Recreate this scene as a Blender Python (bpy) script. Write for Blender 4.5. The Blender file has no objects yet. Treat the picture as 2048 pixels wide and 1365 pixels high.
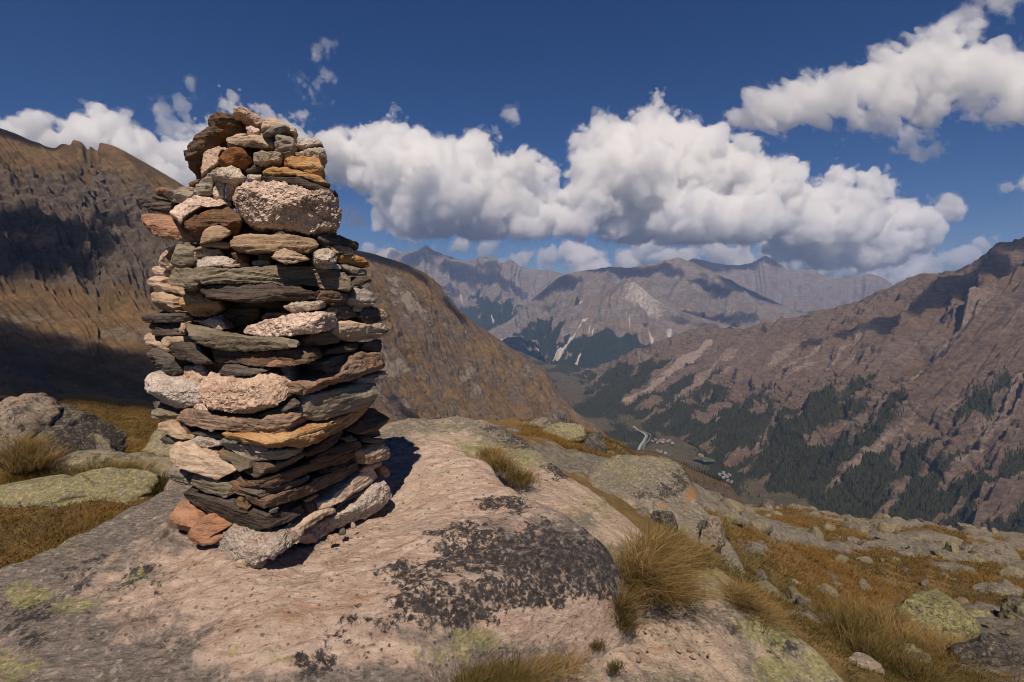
import bpy, math, random
import numpy as np
from mathutils import Vector
random.seed(7)
sc = bpy.context.scene
COL = sc.collection
F, CU, CV, HZ = 1024.0, 1024.0, 682.5, 590.0        # focal length, image centre and horizon row of the 2048-wide photograph
TH = math.atan((CV - HZ) / F)
cT, sT = math.cos(TH), math.sin(TH)
SUN_AZ, SUN_EL = math.radians(3), math.radians(54)  # high sun behind the camera, a little to its left
SUN = np.array([-math.sin(SUN_AZ) * math.cos(SUN_EL), -math.cos(SUN_AZ) * math.cos(SUN_EL), math.sin(SUN_EL)])

def ray(u, v):
    a = (np.asarray(u, float) - CU) / F; b = (CV - np.asarray(v, float)) / F
    return np.stack([a, cT + b * sT, -sT + b * cT], -1)
def P(u, v, Y):
    d = ray(u, v); return d * (np.asarray(Y, float) / d[..., 1])[..., None]

# ---------------------------------------------------------------- noise
_rng = np.random.RandomState(11)
_perm = _rng.permutation(4096).astype(np.int64)
_g = _rng.normal(size=(4096, 3)); _g /= np.linalg.norm(_g, axis=1)[:, None]
_g = _g.astype(np.float32)
def _h(i, j, k):
    return _perm[(_perm[(_perm[i & 4095] + j) & 4095] + k) & 4095]
def gnoise(p):
    p = np.asarray(p, np.float64); q = np.floor(p).astype(np.int64); f = (p - q).astype(np.float32)
    w = f * f * f * (f * (f * 6 - 15) + 10)
    out = 0
    for dx in (0, 1):
        wx = w[..., 0] if dx else 1 - w[..., 0]
        for dy in (0, 1):
            wy = w[..., 1] if dy else 1 - w[..., 1]
            for dz in (0, 1):
                wz = w[..., 2] if dz else 1 - w[..., 2]
                g = _g[_h(q[..., 0] + dx, q[..., 1] + dy, q[..., 2] + dz)]
                out = out + wx * wy * wz * (g[..., 0] * (f[..., 0] - dx) + g[..., 1] * (f[..., 1] - dy) + g[..., 2] * (f[..., 2] - dz))
    return out * 1.6
def fbm(p, o=5, lac=2.03, gain=.5, seed=0.0):
    p = np.asarray(p, float) + seed * 17.31
    s, a = 0, 1.0
    for i in range(o):
        s = s + a * gnoise(p); p = p * lac + 5.7; a *= gain
    return s
def ridged(p, o=5, lac=2.05, gain=.5, seed=0.0):
    p = np.asarray(p, float) + seed * 13.77
    s, a, prev = 0, 1.0, 1.0
    for i in range(o):
        n = 1 - np.abs(gnoise(p)) * 1.6; n = n * n * prev; s = s + a * n; prev = np.clip(n * 1.5, 0, 1); p = p * lac + 3.1; a *= gain
    return s
def sstep(a, b, x):
    t = np.clip((x - a) / (b - a), 0, 1); return t * t * (3 - 2 * t)

# ---------------------------------------------------------------- objects
def mesh_obj(name, verts, faces, mat=None, parent=None, smooth=True, col=None):
    """ONE mesh object from arrays; faces is an (n,3|4) array or a list of such arrays"""
    if isinstance(faces, np.ndarray): faces = [faces]
    me = bpy.data.meshes.new(name)
    verts = np.asarray(verts, np.float32)
    me.vertices.add(len(verts)); me.vertices.foreach_set('co', verts.ravel())
    nl = sum(f.size for f in faces); nf = sum(len(f) for f in faces)
    me.loops.add(nl); me.polygons.add(nf)
    me.loops.foreach_set('vertex_index', np.concatenate([f.ravel() for f in faces]).astype(np.int32))
    tot = np.concatenate([np.full(len(f), f.shape[1], np.int32) for f in faces])
    st = np.concatenate([[0], np.cumsum(tot)[:-1]]).astype(np.int32)
    me.polygons.foreach_set('loop_start', st)
    me.polygons.foreach_set('use_smooth', np.full(nf, smooth))
    me.update(calc_edges=True); me.validate()
    if col is not None:
        for k, c in col.items():
            at = me.attributes.new(k, 'FLOAT', 'POINT'); at.data.foreach_set('value', np.asarray(c, np.float32).ravel())
    o = bpy.data.objects.new(name, me); COL.objects.link(o)
    if mat: me.materials.append(mat)
    if parent: o.parent = parent
    return o
def tag(o, label=None, cat=None, group=None, kind=None):
    if label: o['label'] = label
    if cat: o['category'] = cat
    if group: o['group'] = group
    if kind: o['kind'] = kind
    return o
def grid_faces(nu, nv, wrap=False):
    i = np.arange(nu - 1)[:, None]; j = np.arange(nv if wrap else nv - 1)[None, :]
    j2 = (j + 1) % nv
    return np.stack([i * nv + j, i * nv + j2, (i + 1) * nv + j2, (i + 1) * nv + j], -1).reshape(-1, 4)
def recentre(o):
    """move the mesh so that the object's origin is at the base of its middle"""
    me = o.data; n = len(me.vertices); c = np.empty(n * 3, np.float32); me.vertices.foreach_get('co', c); c = c.reshape(-1, 3)
    m = (c.min(0) + c.max(0)) / 2; m[2] = c[:, 2].min()
    me.vertices.foreach_set('co', (c - m).ravel()); me.update(); o.location = [float(x) for x in m]
    return o

def resample(poly, n):
    p = np.asarray(poly, float); q = np.roll(p, -1, 0); L = np.linalg.norm(q - p, axis=1); c = np.r_[0, np.cumsum(L)]
    t = np.linspace(0, c[-1], n, endpoint=False); k = np.clip(np.searchsorted(c, t, 'right') - 1, 0, len(p) - 1); f = (t - c[k]) / L[k]
    return p[k] * (1 - f)[:, None] + q[k] * f[:, None]
# ---------------------------------------------------------------- node helper
class N:
    def __init__(s, name, disp=None):
        s.m = bpy.data.materials.new(name); s.m.use_nodes = True; s.t = s.m.node_tree; s.t.nodes.clear()
        s.out = s.t.nodes.new('ShaderNodeOutputMaterial')
    def n(s, typ, **kw):
        nd = s.t.nodes.new('ShaderNode' + typ)
        for k, v in kw.items():
            if k.startswith('_'): setattr(nd, k[1:], v)
        for k, v in kw.items():
            if k.startswith('_'): continue
            key = int(k[1:]) if k[0] == 'i' and k[1:].isdigit() else k.replace('__', ' ')
            s.set(nd.inputs[key], v)
        return nd
    def set(s, inp, v):
        if isinstance(v, bpy.types.NodeSocket): s.t.links.new(v, inp)
        elif isinstance(v, bpy.types.Node): s.t.links.new(v.outputs[0], inp)
        elif isinstance(v, (tuple, list)) and len(v) == 3 and inp.type == 'RGBA': inp.default_value = (*v, 1)
        else: inp.default_value = v
    def math(s, op, a, b=0.0, c=0.0, clamp=False):
        nd = s.n('Math', _operation=op, _use_clamp=clamp, i0=a, i1=b); 
        s.set(nd.inputs[2], c); return nd.outputs[0]
    def mix(s, fac, a, b, blend='MIX'):
        nd = s.n('Mix', _data_type='RGBA', _blend_type=blend)
        s.set(nd.inputs[0], fac); s.set(nd.inputs[6], a); s.set(nd.inputs[7], b); return nd.outputs[2]
    def rng(s, x, a, b, c=0.0, d=1.0, smooth=True):
        nd = s.n('MapRange', _interpolation_type='SMOOTHSTEP' if smooth else 'LINEAR', i0=x, i1=a, i2=b, i3=c, i4=d); return nd.outputs[0]
    def mapping(s, vec, scale=(1, 1, 1), rot=(0, 0, 0), loc=(0, 0, 0)):
        nd = s.n('Mapping', Vector=vec); nd.inputs['Scale'].default_value = scale
        nd.inputs['Rotation'].default_value = [math.radians(r) for r in rot]; s.set(nd.inputs['Location'], loc); return nd.outputs[0]
    def noise(s, vec, scale, det=6, rough=.55, dist=0.0, lac=2.0):
        nd = s.n('TexNoise', Vector=vec, Scale=scale, Detail=float(det), Roughness=rough, Distortion=dist, Lacunarity=lac); return nd.outputs[0]
    def vor(s, vec, scale, feat='F1', out=0, rnd=1.0):
        nd = s.n('TexVoronoi', _feature=feat, Vector=vec, Scale=scale, Randomness=rnd); return nd.outputs[out]
    def ramp(s, x, stops):
        nd = s.n('ValToRGB', Fac=x); r = nd.color_ramp
        while len(r.elements) > 1: r.elements.remove(r.elements[-1])
        for i, (p, c) in enumerate(stops):
            e = r.elements[0] if i == 0 else r.elements.new(p)
            e.position = p; e.color = (*c, 1) if len(c) == 3 else c
        return nd.outputs[0]
    def attr(s, name):
        return s.n('Attribute', _attribute_name=name).outputs['Fac']
    def bump(s, h, strength=1.0, dist=.01, normal=None):
        nd = s.n('Bump', Height=h, Strength=strength, Distance=dist)
        if normal is not None: s.set(nd.inputs['Normal'], normal)
        return nd.outputs[0]
    def surf(s, color, rough=.85, normal=None, spec=.25, **kw):
        b = s.n('BsdfPrincipled'); s.set(b.inputs['Base Color'], color); s.set(b.inputs['Roughness'], rough)
        s.set(b.inputs['Specular IOR Level'], spec)
        if normal is not None: s.set(b.inputs['Normal'], normal)
        for k, v in kw.items(): s.set(b.inputs[k.replace('__', ' ')], v)
        s.t.links.new(b.outputs[0], s.out.inputs['Surface']); return s.m
# ---------------------------------------------------------------- camera, world, sun
cd = bpy.data.cameras.new('camera'); cam = bpy.data.objects.new('camera', cd); COL.objects.link(cam)
cd.sensor_width = 36; cd.lens = 36 * F / 2048; cd.clip_start = .05; cd.clip_end = 90000
cam.location = (0, 0, 0); cam.rotation_euler = (math.pi / 2 - TH, 0, 0); sc.camera = cam
w = bpy.data.worlds.new('World'); sc.world = w; w.use_nodes = True
wt = w.node_tree; bg = wt.nodes['Background']
sky = wt.nodes.new('ShaderNodeTexSky'); sky.sky_type = 'NISHITA'; sky.sun_disc = False
sky.sun_elevation = SUN_EL; sky.sun_rotation = math.pi + SUN_AZ
sky.altitude = 2600; sky.air_density = 1.0; sky.dust_density = 0.35; sky.ozone_density = 4.0
hs = wt.nodes.new('ShaderNodeHueSaturation'); hs.inputs['Saturation'].default_value = 1.36; hs.inputs['Hue'].default_value = .511; hs.inputs['Value'].default_value = .95
wt.links.new(sky.outputs[0], hs.inputs['Color']); wt.links.new(hs.outputs[0], bg.inputs[0]); bg.inputs[1].default_value = .05
sl = bpy.data.lights.new('sun', 'SUN'); sl.energy = 5.0; sl.angle = math.radians(.53); sl.color = (1, .86, .70)
so = bpy.data.objects.new('sun', sl); COL.objects.link(so)
so.rotation_euler = Vector([float(x) for x in SUN]).to_track_quat('Z', 'Y').to_euler(); so.location = (-20, -60, 60)
sc.view_settings.view_transform = 'Standard'; sc.view_settings.look = 'None'; sc.view_settings.exposure = 0.05; sc.view_settings.gamma = 1
cy = sc.cycles
cy.use_denoising = True; cy.filter_width = 1.05
cy.volume_bounces = 14; cy.transparent_max_bounces = 48; cy.max_bounces = 16; cy.diffuse_bounces = 2; cy.glossy_bounces = 1
cy.use_adaptive_sampling = True; cy.adaptive_threshold = .02
# ---------------------------------------------------------------- near ground, outcrops, boulders
def PZ(u, v, z):
    d = ray(u, v); return d * (z / d[2])
class TPS:
    def __init__(s, p, z, lam=1e-3, lin=True):
        p = np.asarray(p, float); s.p = p; n = len(p)
        A_ = s.k(p, p) + lam * np.eye(n); Q = np.c_[np.ones(n), p]
        M = np.block([[A_, Q], [Q.T, np.zeros((3, 3))]]); s.w = np.linalg.solve(M, np.r_[z, 0, 0, 0])
    def k(s, a, b):
        r2 = ((a[:, None] - b[None]) ** 2).sum(-1) + 1e-9; return r2 * np.log(r2) * .5
    def __call__(s, q):
        q = np.asarray(q, float); sh = q.shape[:-1]; q = q.reshape(-1, 2); out = np.empty(len(q))
        for i in range(0, len(q), 60000):
            c = q[i:i + 60000]; out[i:i + 60000] = s.k(c, s.p) @ s.w[:-3] + s.w[-3] + c @ s.w[-2:]
        return out.reshape(sh)
def poly_dist(q, poly):
    """signed distance to a polygon, positive inside"""
    q = np.asarray(q, float); sh = q.shape[:-1]; q = q.reshape(-1, 2); a = np.asarray(poly, float); b = np.roll(a, -1, 0)
    d = np.full(len(q), 1e9); ins = np.zeros(len(q), bool)
    for (x0, y0), (x1, y1) in zip(a, b):
        ex, ey = x1 - x0, y1 - y0; t = np.clip(((q[:, 0] - x0) * ex + (q[:, 1] - y0) * ey) / (ex * ex + ey * ey + 1e-12), 0, 1)
        d = np.minimum(d, np.hypot(q[:, 0] - x0 - t * ex, q[:, 1] - y0 - t * ey))
        c = ((y0 > q[:, 1]) != (y1 > q[:, 1])); xx = x0 + (q[:, 1] - y0) / (ey if ey else 1e-9) * ex; ins ^= c & (q[:, 0] < xx)
    return np.where(ins, d, -d).reshape(sh)
def smooth_poly(p, n=160, k=2):
    q = resample(p, n)
    for _ in range(k * 2): q = q * .5 + .25 * (np.roll(q, 1, 0) + np.roll(q, -1, 0))
    return q

def outcrop_mat(name, fresh1, fresh2, grey, rot=18., yel=(.27, .255, .095), grain=42.):
    """lichen grown gneiss; attributes: blk (black lichen), yel (yellow lichen), fresh (bare rock)"""
    m = N(name); P_ = m.n('TexCoord').outputs['Object']
    st = m.mapping(P_, (2.0, 7, 7), (0, 0, rot)); st2 = m.mapping(P_, (5, 19, 19), (0, 0, rot))
    fol = m.noise(st, 3.2, 9, .68, .4); fol2 = m.noise(st2, 2.6, 7, .66, .3); n1 = m.noise(P_, 1.7, 6, .6); n3 = m.noise(P_, grain, 6, .7); nc = m.noise(P_, 9, 8, .7, .3)
    col = m.mix(m.rng(fol, .36, .64), fresh1, fresh2)
    col = m.mix(m.rng(fol2, .52, .68, 0, .75), col, tuple(min(.75, x * 1.35) for x in fresh2))
    col = m.mix(m.rng(fol2, .30, .46, .75, 0), col, tuple(x * .42 for x in fresh1))
    col = m.mix(m.rng(m.noise(st, 1.1, 6, .62, .2), .54, .68, 0, .6), col, (.30, .16, .085))
    fr = m.attr('fresh'); gm = m.rng(m.math('ADD', m.math('MULTIPLY_ADD', fr, -.55, m.math('MULTIPLY', nc, .75)), m.math('MULTIPLY', n1, .42)), .30, .50)
    gcol = m.mix(m.rng(m.noise(st2, 4, 7, .7), .35, .65), tuple(x * .55 for x in grey), tuple(x * 1.35 for x in grey))
    col = m.mix(gm, col, gcol)
    col = m.mix(m.rng(n3, .54, .74, 0, .7), col, (.56, .49, .43))
    col = m.mix(m.rng(m.noise(P_, grain * 1.4, 4, .7), .55, .70, 0, .75), col, (.06, .048, .042))
    rnd_ = m.n('SeparateColor', i0=m.vor(P_, 23, 'F1', 1)).outputs[0]; vd = m.math('MULTIPLY_ADD', m.noise(P_, 60, 3, .6), .30, m.vor(P_, 23, 'F1', 0))
    col = m.mix(m.math('MULTIPLY', m.rng(vd, .40, .47, 1, 0), m.rng(rnd_, .74, .78, 0, .55)), col, (.40, .37, .32))      # round crusts of pale lichen
    rnd_ = m.n('SeparateColor', i0=m.vor(P_, 34, 'F1', 1)).outputs[1]; vd = m.math('MULTIPLY_ADD', m.noise(P_, 70, 3, .6), .30, m.vor(P_, 34, 'F1', 0))
    col = m.mix(m.math('MULTIPLY', m.rng(vd, .38, .45, 1, 0), m.rng(rnd_, .80, .84, 0, .7)), col, (.055, .05, .05))   # and of dark lichen
    b = m.attr('blk'); bn = m.math('MULTIPLY_ADD', m.noise(P_, 5.5, 9, .66, .35), .8, m.math('MULTIPLY', m.noise(P_, 26, 7, .72), .55))
    bm = m.rng(m.math('ADD', bn, m.math('MULTIPLY', b, .42)), .875, .93)
    fl = m.rng(m.noise(m.mapping(P_, (1, 1, 1), loc=(3, 7, 1)), 34, 6, .72), .50, .62, 1, .18)    # bare flecks left inside the black crust
    bm = m.math('MULTIPLY', bm, fl)
    col = m.mix(bm, col, m.mix(m.rng(n3, .4, .65), (.028, .025, .026), (.075, .066, .064)))
    y = m.attr('yel'); yn = m.math('MULTIPLY_ADD', m.noise(m.mapping(P_, (1, 1, 1), loc=(8, 3, 5)), 13, 9, .72, .5), .75, m.math('MULTIPLY', m.noise(P_, 44, 5, .7), .55))
    ym = m.rng(m.math('ADD', yn, m.math('MULTIPLY', y, .42)), .84, .91); ym = m.math('MULTIPLY', ym, m.rng(m.noise(m.mapping(P_, (1, 1, 1), loc=(1, 9, 4)), 52, 5, .75), .40, .54, .2, 1))
    col = m.mix(m.math('MULTIPLY', ym, .75), col, m.mix(m.rng(n3, .38, .66), tuple(x * .75 for x in yel), tuple(x * 1.5 for x in yel)))
    orr = m.attr('org'); om = m.rng(m.math('MULTIPLY_ADD', orr, .5, nc), .78, .9)
    col = m.mix(m.math('MULTIPLY', om, .8), col, (.33, .155, .065))
    h = m.math('MULTIPLY_ADD', fol2, .8, m.math('MULTIPLY', n3, 1.1)); h = m.math('MULTIPLY_ADD', m.noise(P_, 95, 4, .7), .8, h)
    h = m.math('MULTIPLY_ADD', m.noise(m.mapping(P_, (4, 9, 9), (0, 0, rot)), 5, 8, .72, .5), 1.1, h)
    return m.surf(col, .85, m.bump(h, .9, .014))
OM = outcrop_mat('pink_outcrop_rock', (.385, .272, .210), (.50, .390, .318), (.175, .148, .130))
OM2 = outcrop_mat('lichen_outcrop_rock', (.36, .275, .21), (.45, .35, .27), (.185, .163, .125), rot=-48)
def blobmask(xyz, lst):
    """soft stains: list of (u, v, ru, rv[, strength]) on the visible skin, kept as stains fixed to the rock"""
    d = xyz / np.linalg.norm(xyz, axis=-1, keepdims=True)
    y = d[..., 1] * cT - d[..., 2] * sT; x = d[..., 0]; z = d[..., 1] * sT + d[..., 2] * cT
    u = CU + F * x / np.maximum(y, 1e-3); v = CV - F * z / np.maximum(y, 1e-3)
    m = np.zeros(u.shape)
    for b in lst:
        s = b[4] if len(b) > 4 else 1.0
        m = np.maximum(m, s * np.exp(-((u - b[0]) / b[2]) ** 2 - ((v - b[1]) / b[3]) ** 2))
    return m * (y > .05)
def outcrop(name, ctrl, outline, mat, label, cracks=(), res=.02, R=.15, skirt=1.0, amp=1.0, blk=(), yel=(), fresh=1.0, org=(), rot=18., cat='rock', steps=1.0, seed=0, ybase=.0, bbase=0.):
    c = np.array([PZ(*k) if len(k) == 3 else k[1:] for k in ctrl]); f = TPS(c[:, :2], c[:, 2], 2e-3)
    pl = smooth_poly(outline, 220, 1); lo = pl.min(0) - .5; hi = pl.max(0) + .5
    nx, ny = int((hi[0] - lo[0]) / res), int((hi[1] - lo[1]) / res)
    X = np.stack(np.meshgrid(np.linspace(lo[0], hi[0], nx), np.linspace(lo[1], hi[1], ny), indexing='ij'), -1)
    d = poly_dist(X, pl) + .05 * fbm(np.c_[X.reshape(-1, 2) * 2.2, np.full(nx * ny, seed + .5)].reshape(nx, ny, 3), 3)
    z = f(X)
    cr, sr = math.cos(math.radians(rot)), math.sin(math.radians(rot))
    al = X[..., 0] * cr + X[..., 1] * sr; ac = -X[..., 0] * sr + X[..., 1] * cr
    q = np.stack([al * .9, ac * 3.0, 0 * al + seed], -1)
    n = .030 * fbm(q, 5, seed=seed) +   .016 * fbm(np.stack([al * 4, ac * 11, 0 * al], -1), 4, seed=seed + 1) + .004 * fbm(np.stack([al * 20, ac * 26, 0 * al], -1), 3, seed=seed + 2)
    st = fbm(np.stack([al * 1.1, ac * 4.5, 0 * al + 3], -1), 4, seed=seed + 4)              # broken ledges along the foliation
    n = n + .030 * steps * (np.floor(st * 3.2) / 3.2 + .3 * sstep(.7, 1, np.mod(st * 3.2, 1)) - st * .6)
    z = z + amp * n
    for cr_, dep in cracks:                                         # open cracks and flaked edges
        pts = np.array([PZ(u, v, f(PZ(u, v, c[:, 2].mean())[None, :2])[0])[:2] for u, v in cr_]); dl = np.full(X.shape[:2], 9.); 
        for (x0, y0), (x1, y1) in zip(pts[:-1], pts[1:]):
            ex, ey = x1 - x0, y1 - y0; tt = np.clip(((X[..., 0] - x0) * ex + (X[..., 1] - y0) * ey) / (ex * ex + ey * ey), 0, 1); dl = np.minimum(dl, np.hypot(X[..., 0] - x0 - tt * ex, X[..., 1] - y0 - tt * ey))
        dl = dl + .02 * gnoise(np.concatenate([X * 14, X[..., :1] * 0], -1)); dep = dep * 1.3; z = z - dep * np.exp(-(dl / .013) ** 2) + dep * .45 * np.exp(-((dl - .03) / .04) ** 2)
    t = np.clip(1 - d / R, 0, 1); z = z - R * (1 - np.sqrt(np.clip(1 - t * t, 0, 1)))
    z = np.where(d < 0, z - (-d) * 3.5, z)
    keep = d > -skirt * .4
    idx = -np.ones((nx, ny), int); idx[keep] = np.arange(keep.sum())
    V = np.concatenate([X, z[..., None]], -1)[keep]
    qd = np.stack([idx[:-1, :-1], idx[1:, :-1], idx[1:, 1:], idx[:-1, 1:]], -1).reshape(-1, 4); qd = qd[(qd >= 0).all(1)]
    att = {'blk': blobmask(V, blk) + bbase, 'yel': blobmask(V, yel) + ybase, 'org': blobmask(V, org), 'fresh': np.full(len(V), fresh) if np.isscalar(fresh) else np.clip(fresh[0] + blobmask(V, fresh[1]), 0, 1)}
    o = mesh_obj(name, V, qd, mat, col=att); tag(o, label, cat)
    o['_'] = 0; del o['_']
    return o, f
main_ctrl = [(345,1066,-1.285),(440,1089,-1.285),(500,1128,-1.29),(560,1131,-1.29),(634,1094,-1.34),(680,1066,-1.34),(730,1034,-1.335),(780,1007,-1.335),(830,985,-1.27),(460,1000,-1.27),(800,900,-1.155),(880,950,-1.18),(1000,1000,-1.23),(1100,1060,-1.26),(1200,1100,-1.325),(1000,1150,-1.30),(1100,1200,-1.385),(1180,1180,-1.41),(850,1250,-1.38),(1000,1270,-1.46),(900,1330,-1.50),(700,1150,-1.285),(600,1250,-1.34),(300,1200,-1.40),(100,1200,-1.44),(50,1330,-1.47),(400,1340,-1.43),(700,1340,-1.46),(0,1122,-1.42),(150,1052,-1.38),(300,985,-1.31),(600,890,-1.2),(780,868,-1.14),(980,925,-1.15),(1060,982,-1.2),(1255,1105,-1.37),(1240,1150,-1.42),('w',-1,0,-1.5),('w',-3,0,-1.62),('w',-3.6,2.2,-1.6),('w',.2,.4,-1.6)]
e_ = [(-150,1195,-1.46),(0,1124,-1.42),(150,1054,-1.38),(300,988,-1.31),(420,930,-1.26),(600,888,-1.2),(780,866,-1.14),(900,880,-1.13),(980,925,-1.16),(1060,983,-1.2),(1130,1019,-1.25),(1200,1056,-1.3),(1252,1100,-1.37),(1266,1140,-1.47),(1250,1195,-1.56),(1215,1245,-1.62),(1130,1295,-1.66),(1000,1345,-1.66),(930,1385,-1.66)]
main_out = [PZ(*k)[:2] for k in e_] + [(-.22,1.2),(.2,.3),(.35,-1.5),(-4.2,-1.5),(-4.4,1.2)]
main_rock, main_f = outcrop('rock_outcrop', main_ctrl, main_out, OM, 'broad pinkish granite outcrop with a black crusted nose, carrying the tall cairn', res=.012, R=.16, rot=17, seed=1, steps=1.0, amp=1.1,
    cracks=[([(285,1105),(330,1075),(352,1045)],.035),([(280,1250),(300,1225),(298,1215)],.04),([(60,1185),(150,1165),(230,1125)],.02),([(700,1290),(820,1255),(950,1225),(1010,1195)],.02),([(520,1190),(640,1165),(760,1130),(900,1075)],.014),([(560,1340),(700,1320),(880,1300)],.02),([(820,935),(920,942)],.02)],
    blk=[(960,1110,150,50,.9),(1100,1130,170,90,1.0),(880,1200,180,65,.9),(930,1060,110,30,.7),(780,1240,110,40,.65),(750,1290,120,60,.6),(1000,1010,90,22,.8),(1225,1110,60,60,1.25),(1060,1190,140,40,.8),(200,1150,190,60,.62),(60,1250,120,90,.6),(350,1280,150,60,.5),(650,1330,140,40,.5),(820,1150,110,60,.55)],
    yel=[(960,1280,70,30,.95),(880,1310,90,30,.7),(60,1190,80,40,.75),(150,1215,90,30,.7),(20,1340,70,40,.85),(280,1160,90,30,.5),(140,1090,80,30,.5),(470,1300,40,20,.6),(560,1320,40,15,.7),(900,940,120,30,.35)],
    fresh=(.10, [(640,1190,360,80,.85),(900,960,200,80,.9),(820,1080,160,80,.85),(620,1300,260,50,.65),(1060,1240,130,40,.8),(1180,1240,80,60,.9),(400,1130,120,40,.5)]))
sec_ctrl = [(1000,852,-1.35),(930,862,-1.36),(860,878,-1.36),(1100,915,-1.49),(1200,995,-1.67),(1290,1062,-1.76),(1400,1100,-1.82),(1500,1180,-1.92),(1600,1265,-2.04),(1690,1365,-2.14),(1040,955,-1.46),(1150,1005,-1.52),(1230,1060,-1.62),(1300,1250,-1.80),(1200,1330,-1.76),(1400,1330,-1.89),(1500,1350,-1.98),(1100,1365,-1.70),(1380,1200,-1.82),(1450,1240,-1.9),(1050,900,-1.42),(950,905,-1.40),('w',.9,.5,-2.2),('w',-.5,.6,-1.9),('w',-1.5,3,-1.7)]
sec_out = [P(u, v, Y)[:2] for u, v, Y in [(780,872,5.3),(840,876,5.45),(930,860,5.5),(1000,849,5.3),(1050,867,4.95),(1100,912,4.62),(1150,952,4.37),(1200,992,4.12),(1250,1028,3.92),(1290,1060,3.75),(1390,1092,3.62),(1470,1152,3.33),(1560,1232,3.06),(1640,1302,2.86),(1700,1365,2.68),(1760,1450,2.4)]] + [(1.3,1.0),(.9,.2),(-.6,.3),(-1.6,3.0),(-2.0,4.6)]
sec_rock, sec_f = outcrop('rock_outcrop', sec_ctrl, sec_out, OM2, 'long lichen covered rock ridge behind the black nosed outcrop, running down to the meadow', res=.016, R=.12, rot=-52, seed=5, amp=1.0, steps=1.3,
    blk=[(1060,880,90,25,.8),(1130,940,60,30,.8),(1210,1000,50,30,.5),(1500,1200,60,40,.6),(1560,1290,60,60,.55),(1470,1250,40,40,.6),(1000,860,60,12,.6)],
    yel=[(950,900,150,25,.75),(1050,920,80,30,.6),(1200,1010,90,30,.55),(1420,1140,100,40,.8),(1550,1250,90,60,.85),(1640,1330,60,60,.9),(1480,1180,90,40,.8),(1560,1340,70,40,.9)],
    fresh=(.22, [(1130,980,90,40,.6),(1250,1060,60,30,.6),(1280,1260,90,90,.55),(880,880,60,12,.7),(1390,1320,100,50,.4)]))
third_ctrl = [(1300,907,-2.21),(1330,915,-2.22),(1230,918,-2.26),(1370,935,-2.33),(1400,985,-2.58),(1290,1020,-2.52),(1350,1050,-2.62),(1180,960,-2.42),(1250,965,-2.36),(1330,960,-2.36),(1400,1040,-2.66),(1440,1060,-2.75),(1480,1115,-2.95),(1420,1090,-2.75),('w',0.7,6.6,-2.4)]
third_out = [P(u, v, Y)[:2] for u, v, Y in [(1165,955,6.4),(1180,930,7.0),(1230,912,7.2),(1300,903,7.05),(1340,912,7.0),(1375,932,6.85),(1398,965,6.6),(1408,990,6.35),(1440,1035,6.0),(1478,1085,5.7),(1490,1120,5.5),(1440,1110,5.3),(1370,1065,5.4),(1310,1030,5.55),(1240,1005,5.85),(1180,985,6.1)]]
third_rock, third_f = outcrop('rock_outcrop', third_ctrl, third_out, OM2, 'humped grey rock with an orange stained broken side, beyond the lichen covered ridge', res=.022, R=.22, rot=-35, seed=9, amp=1.5, steps=1.6,
    blk=[(1370,960,40,40,.7),(1320,990,60,30,.6),(1420,1060,50,40,.7)], yel=[(1250,940,90,40,.5),(1320,925,60,25,.45),(1190,970,50,30,.4),(1400,1030,40,20,.4)], org=[(1385,990,22,24,.9),(1330,1010,25,14,.6),(1370,1020,20,14,.6)], fresh=.15)

# --- the ground itself
G = [(0,1130,3.6),(150,1055,4.3),(300,1000,4.9),(100,960,5.6),(200,935,6.2),(0,900,7),(250,890,8),(300,860,11),(150,835,16),(300,812,40),(0,797,40),(-300,790,40),(-300,900,7),(-200,1000,4.6),(600,950,7),(600,860,14),
     (1720,1365,3.4),(2048,1365,3.9),(2048,1250,6),(1650,1250,5.6),(1600,1150,7.5),(2048,1150,11),(1500,1050,14),(1560,1018,22),(1800,1052,24),(2048,1090,26),(2400,1140,26),(2500,1365,4.3),(1460,1010,18),
     (1350,1078,4.9),(1480,1145,5.3),(1200,970,6.6),(1420,1000,9),(1250,932,11),(1150,892,12.5),(1100,853,15.5),(1040,848,14.5),(1200,873,16.5),(1240,905,17.5),(1300,935,15),(900,870,9),(980,862,12),(1380,985,13),(2048,1128,15),(2048,1103,20),(1800,1088,15),(1800,1064,19.5),(2400,1180,15),(2400,1155,20),(1600,1062,15),(1570,1034,18),(1680,1038,21),(1930,1072,24)]
gc = [P(*k) for k in G] + [np.array(k, float) for k in [(-3,0,-2.2),(3,0,-2.9),(0,2,-2.1),(-2,3,-2.0),(1.6,1.8,-2.5),(6,1,-4.0),(-6,1,-2.2),(0,-3,-2.2),(2,32,-15),(10,32,-22),(22,34,-28),(40,38,-36),(-3,28,-10.5),(-10,40,-11),(0,60,-40),(40,60,-60),(80,60,-70),(-40,60,-13),(-80,60,-14),(-150,300,-92),(150,300,-220),(0,300,-170),(-300,300,-90),(400,300,-300),(-150,120,-34),(-60,120,-34),(-300,430,-140),(-600,430,-140)]]
gc = np.array(gc); gpar = lambda x, y: np.stack([x / (y + 4.5), np.log(np.maximum(y + 4.5, .5))], -1)
gt = TPS(gpar(gc[:, 0], gc[:, 1]), gc[:, 2] / (gc[:, 1] + 4.5), 2e-3)
def rockiness(x, y):
    q = np.stack([(x * .85 + y * .5) * .15, (-x * .5 + y * .85) * .40, 0 * x + 2], -1)
    return fbm(q, 6, seed=3, gain=.62) + .045
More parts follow.
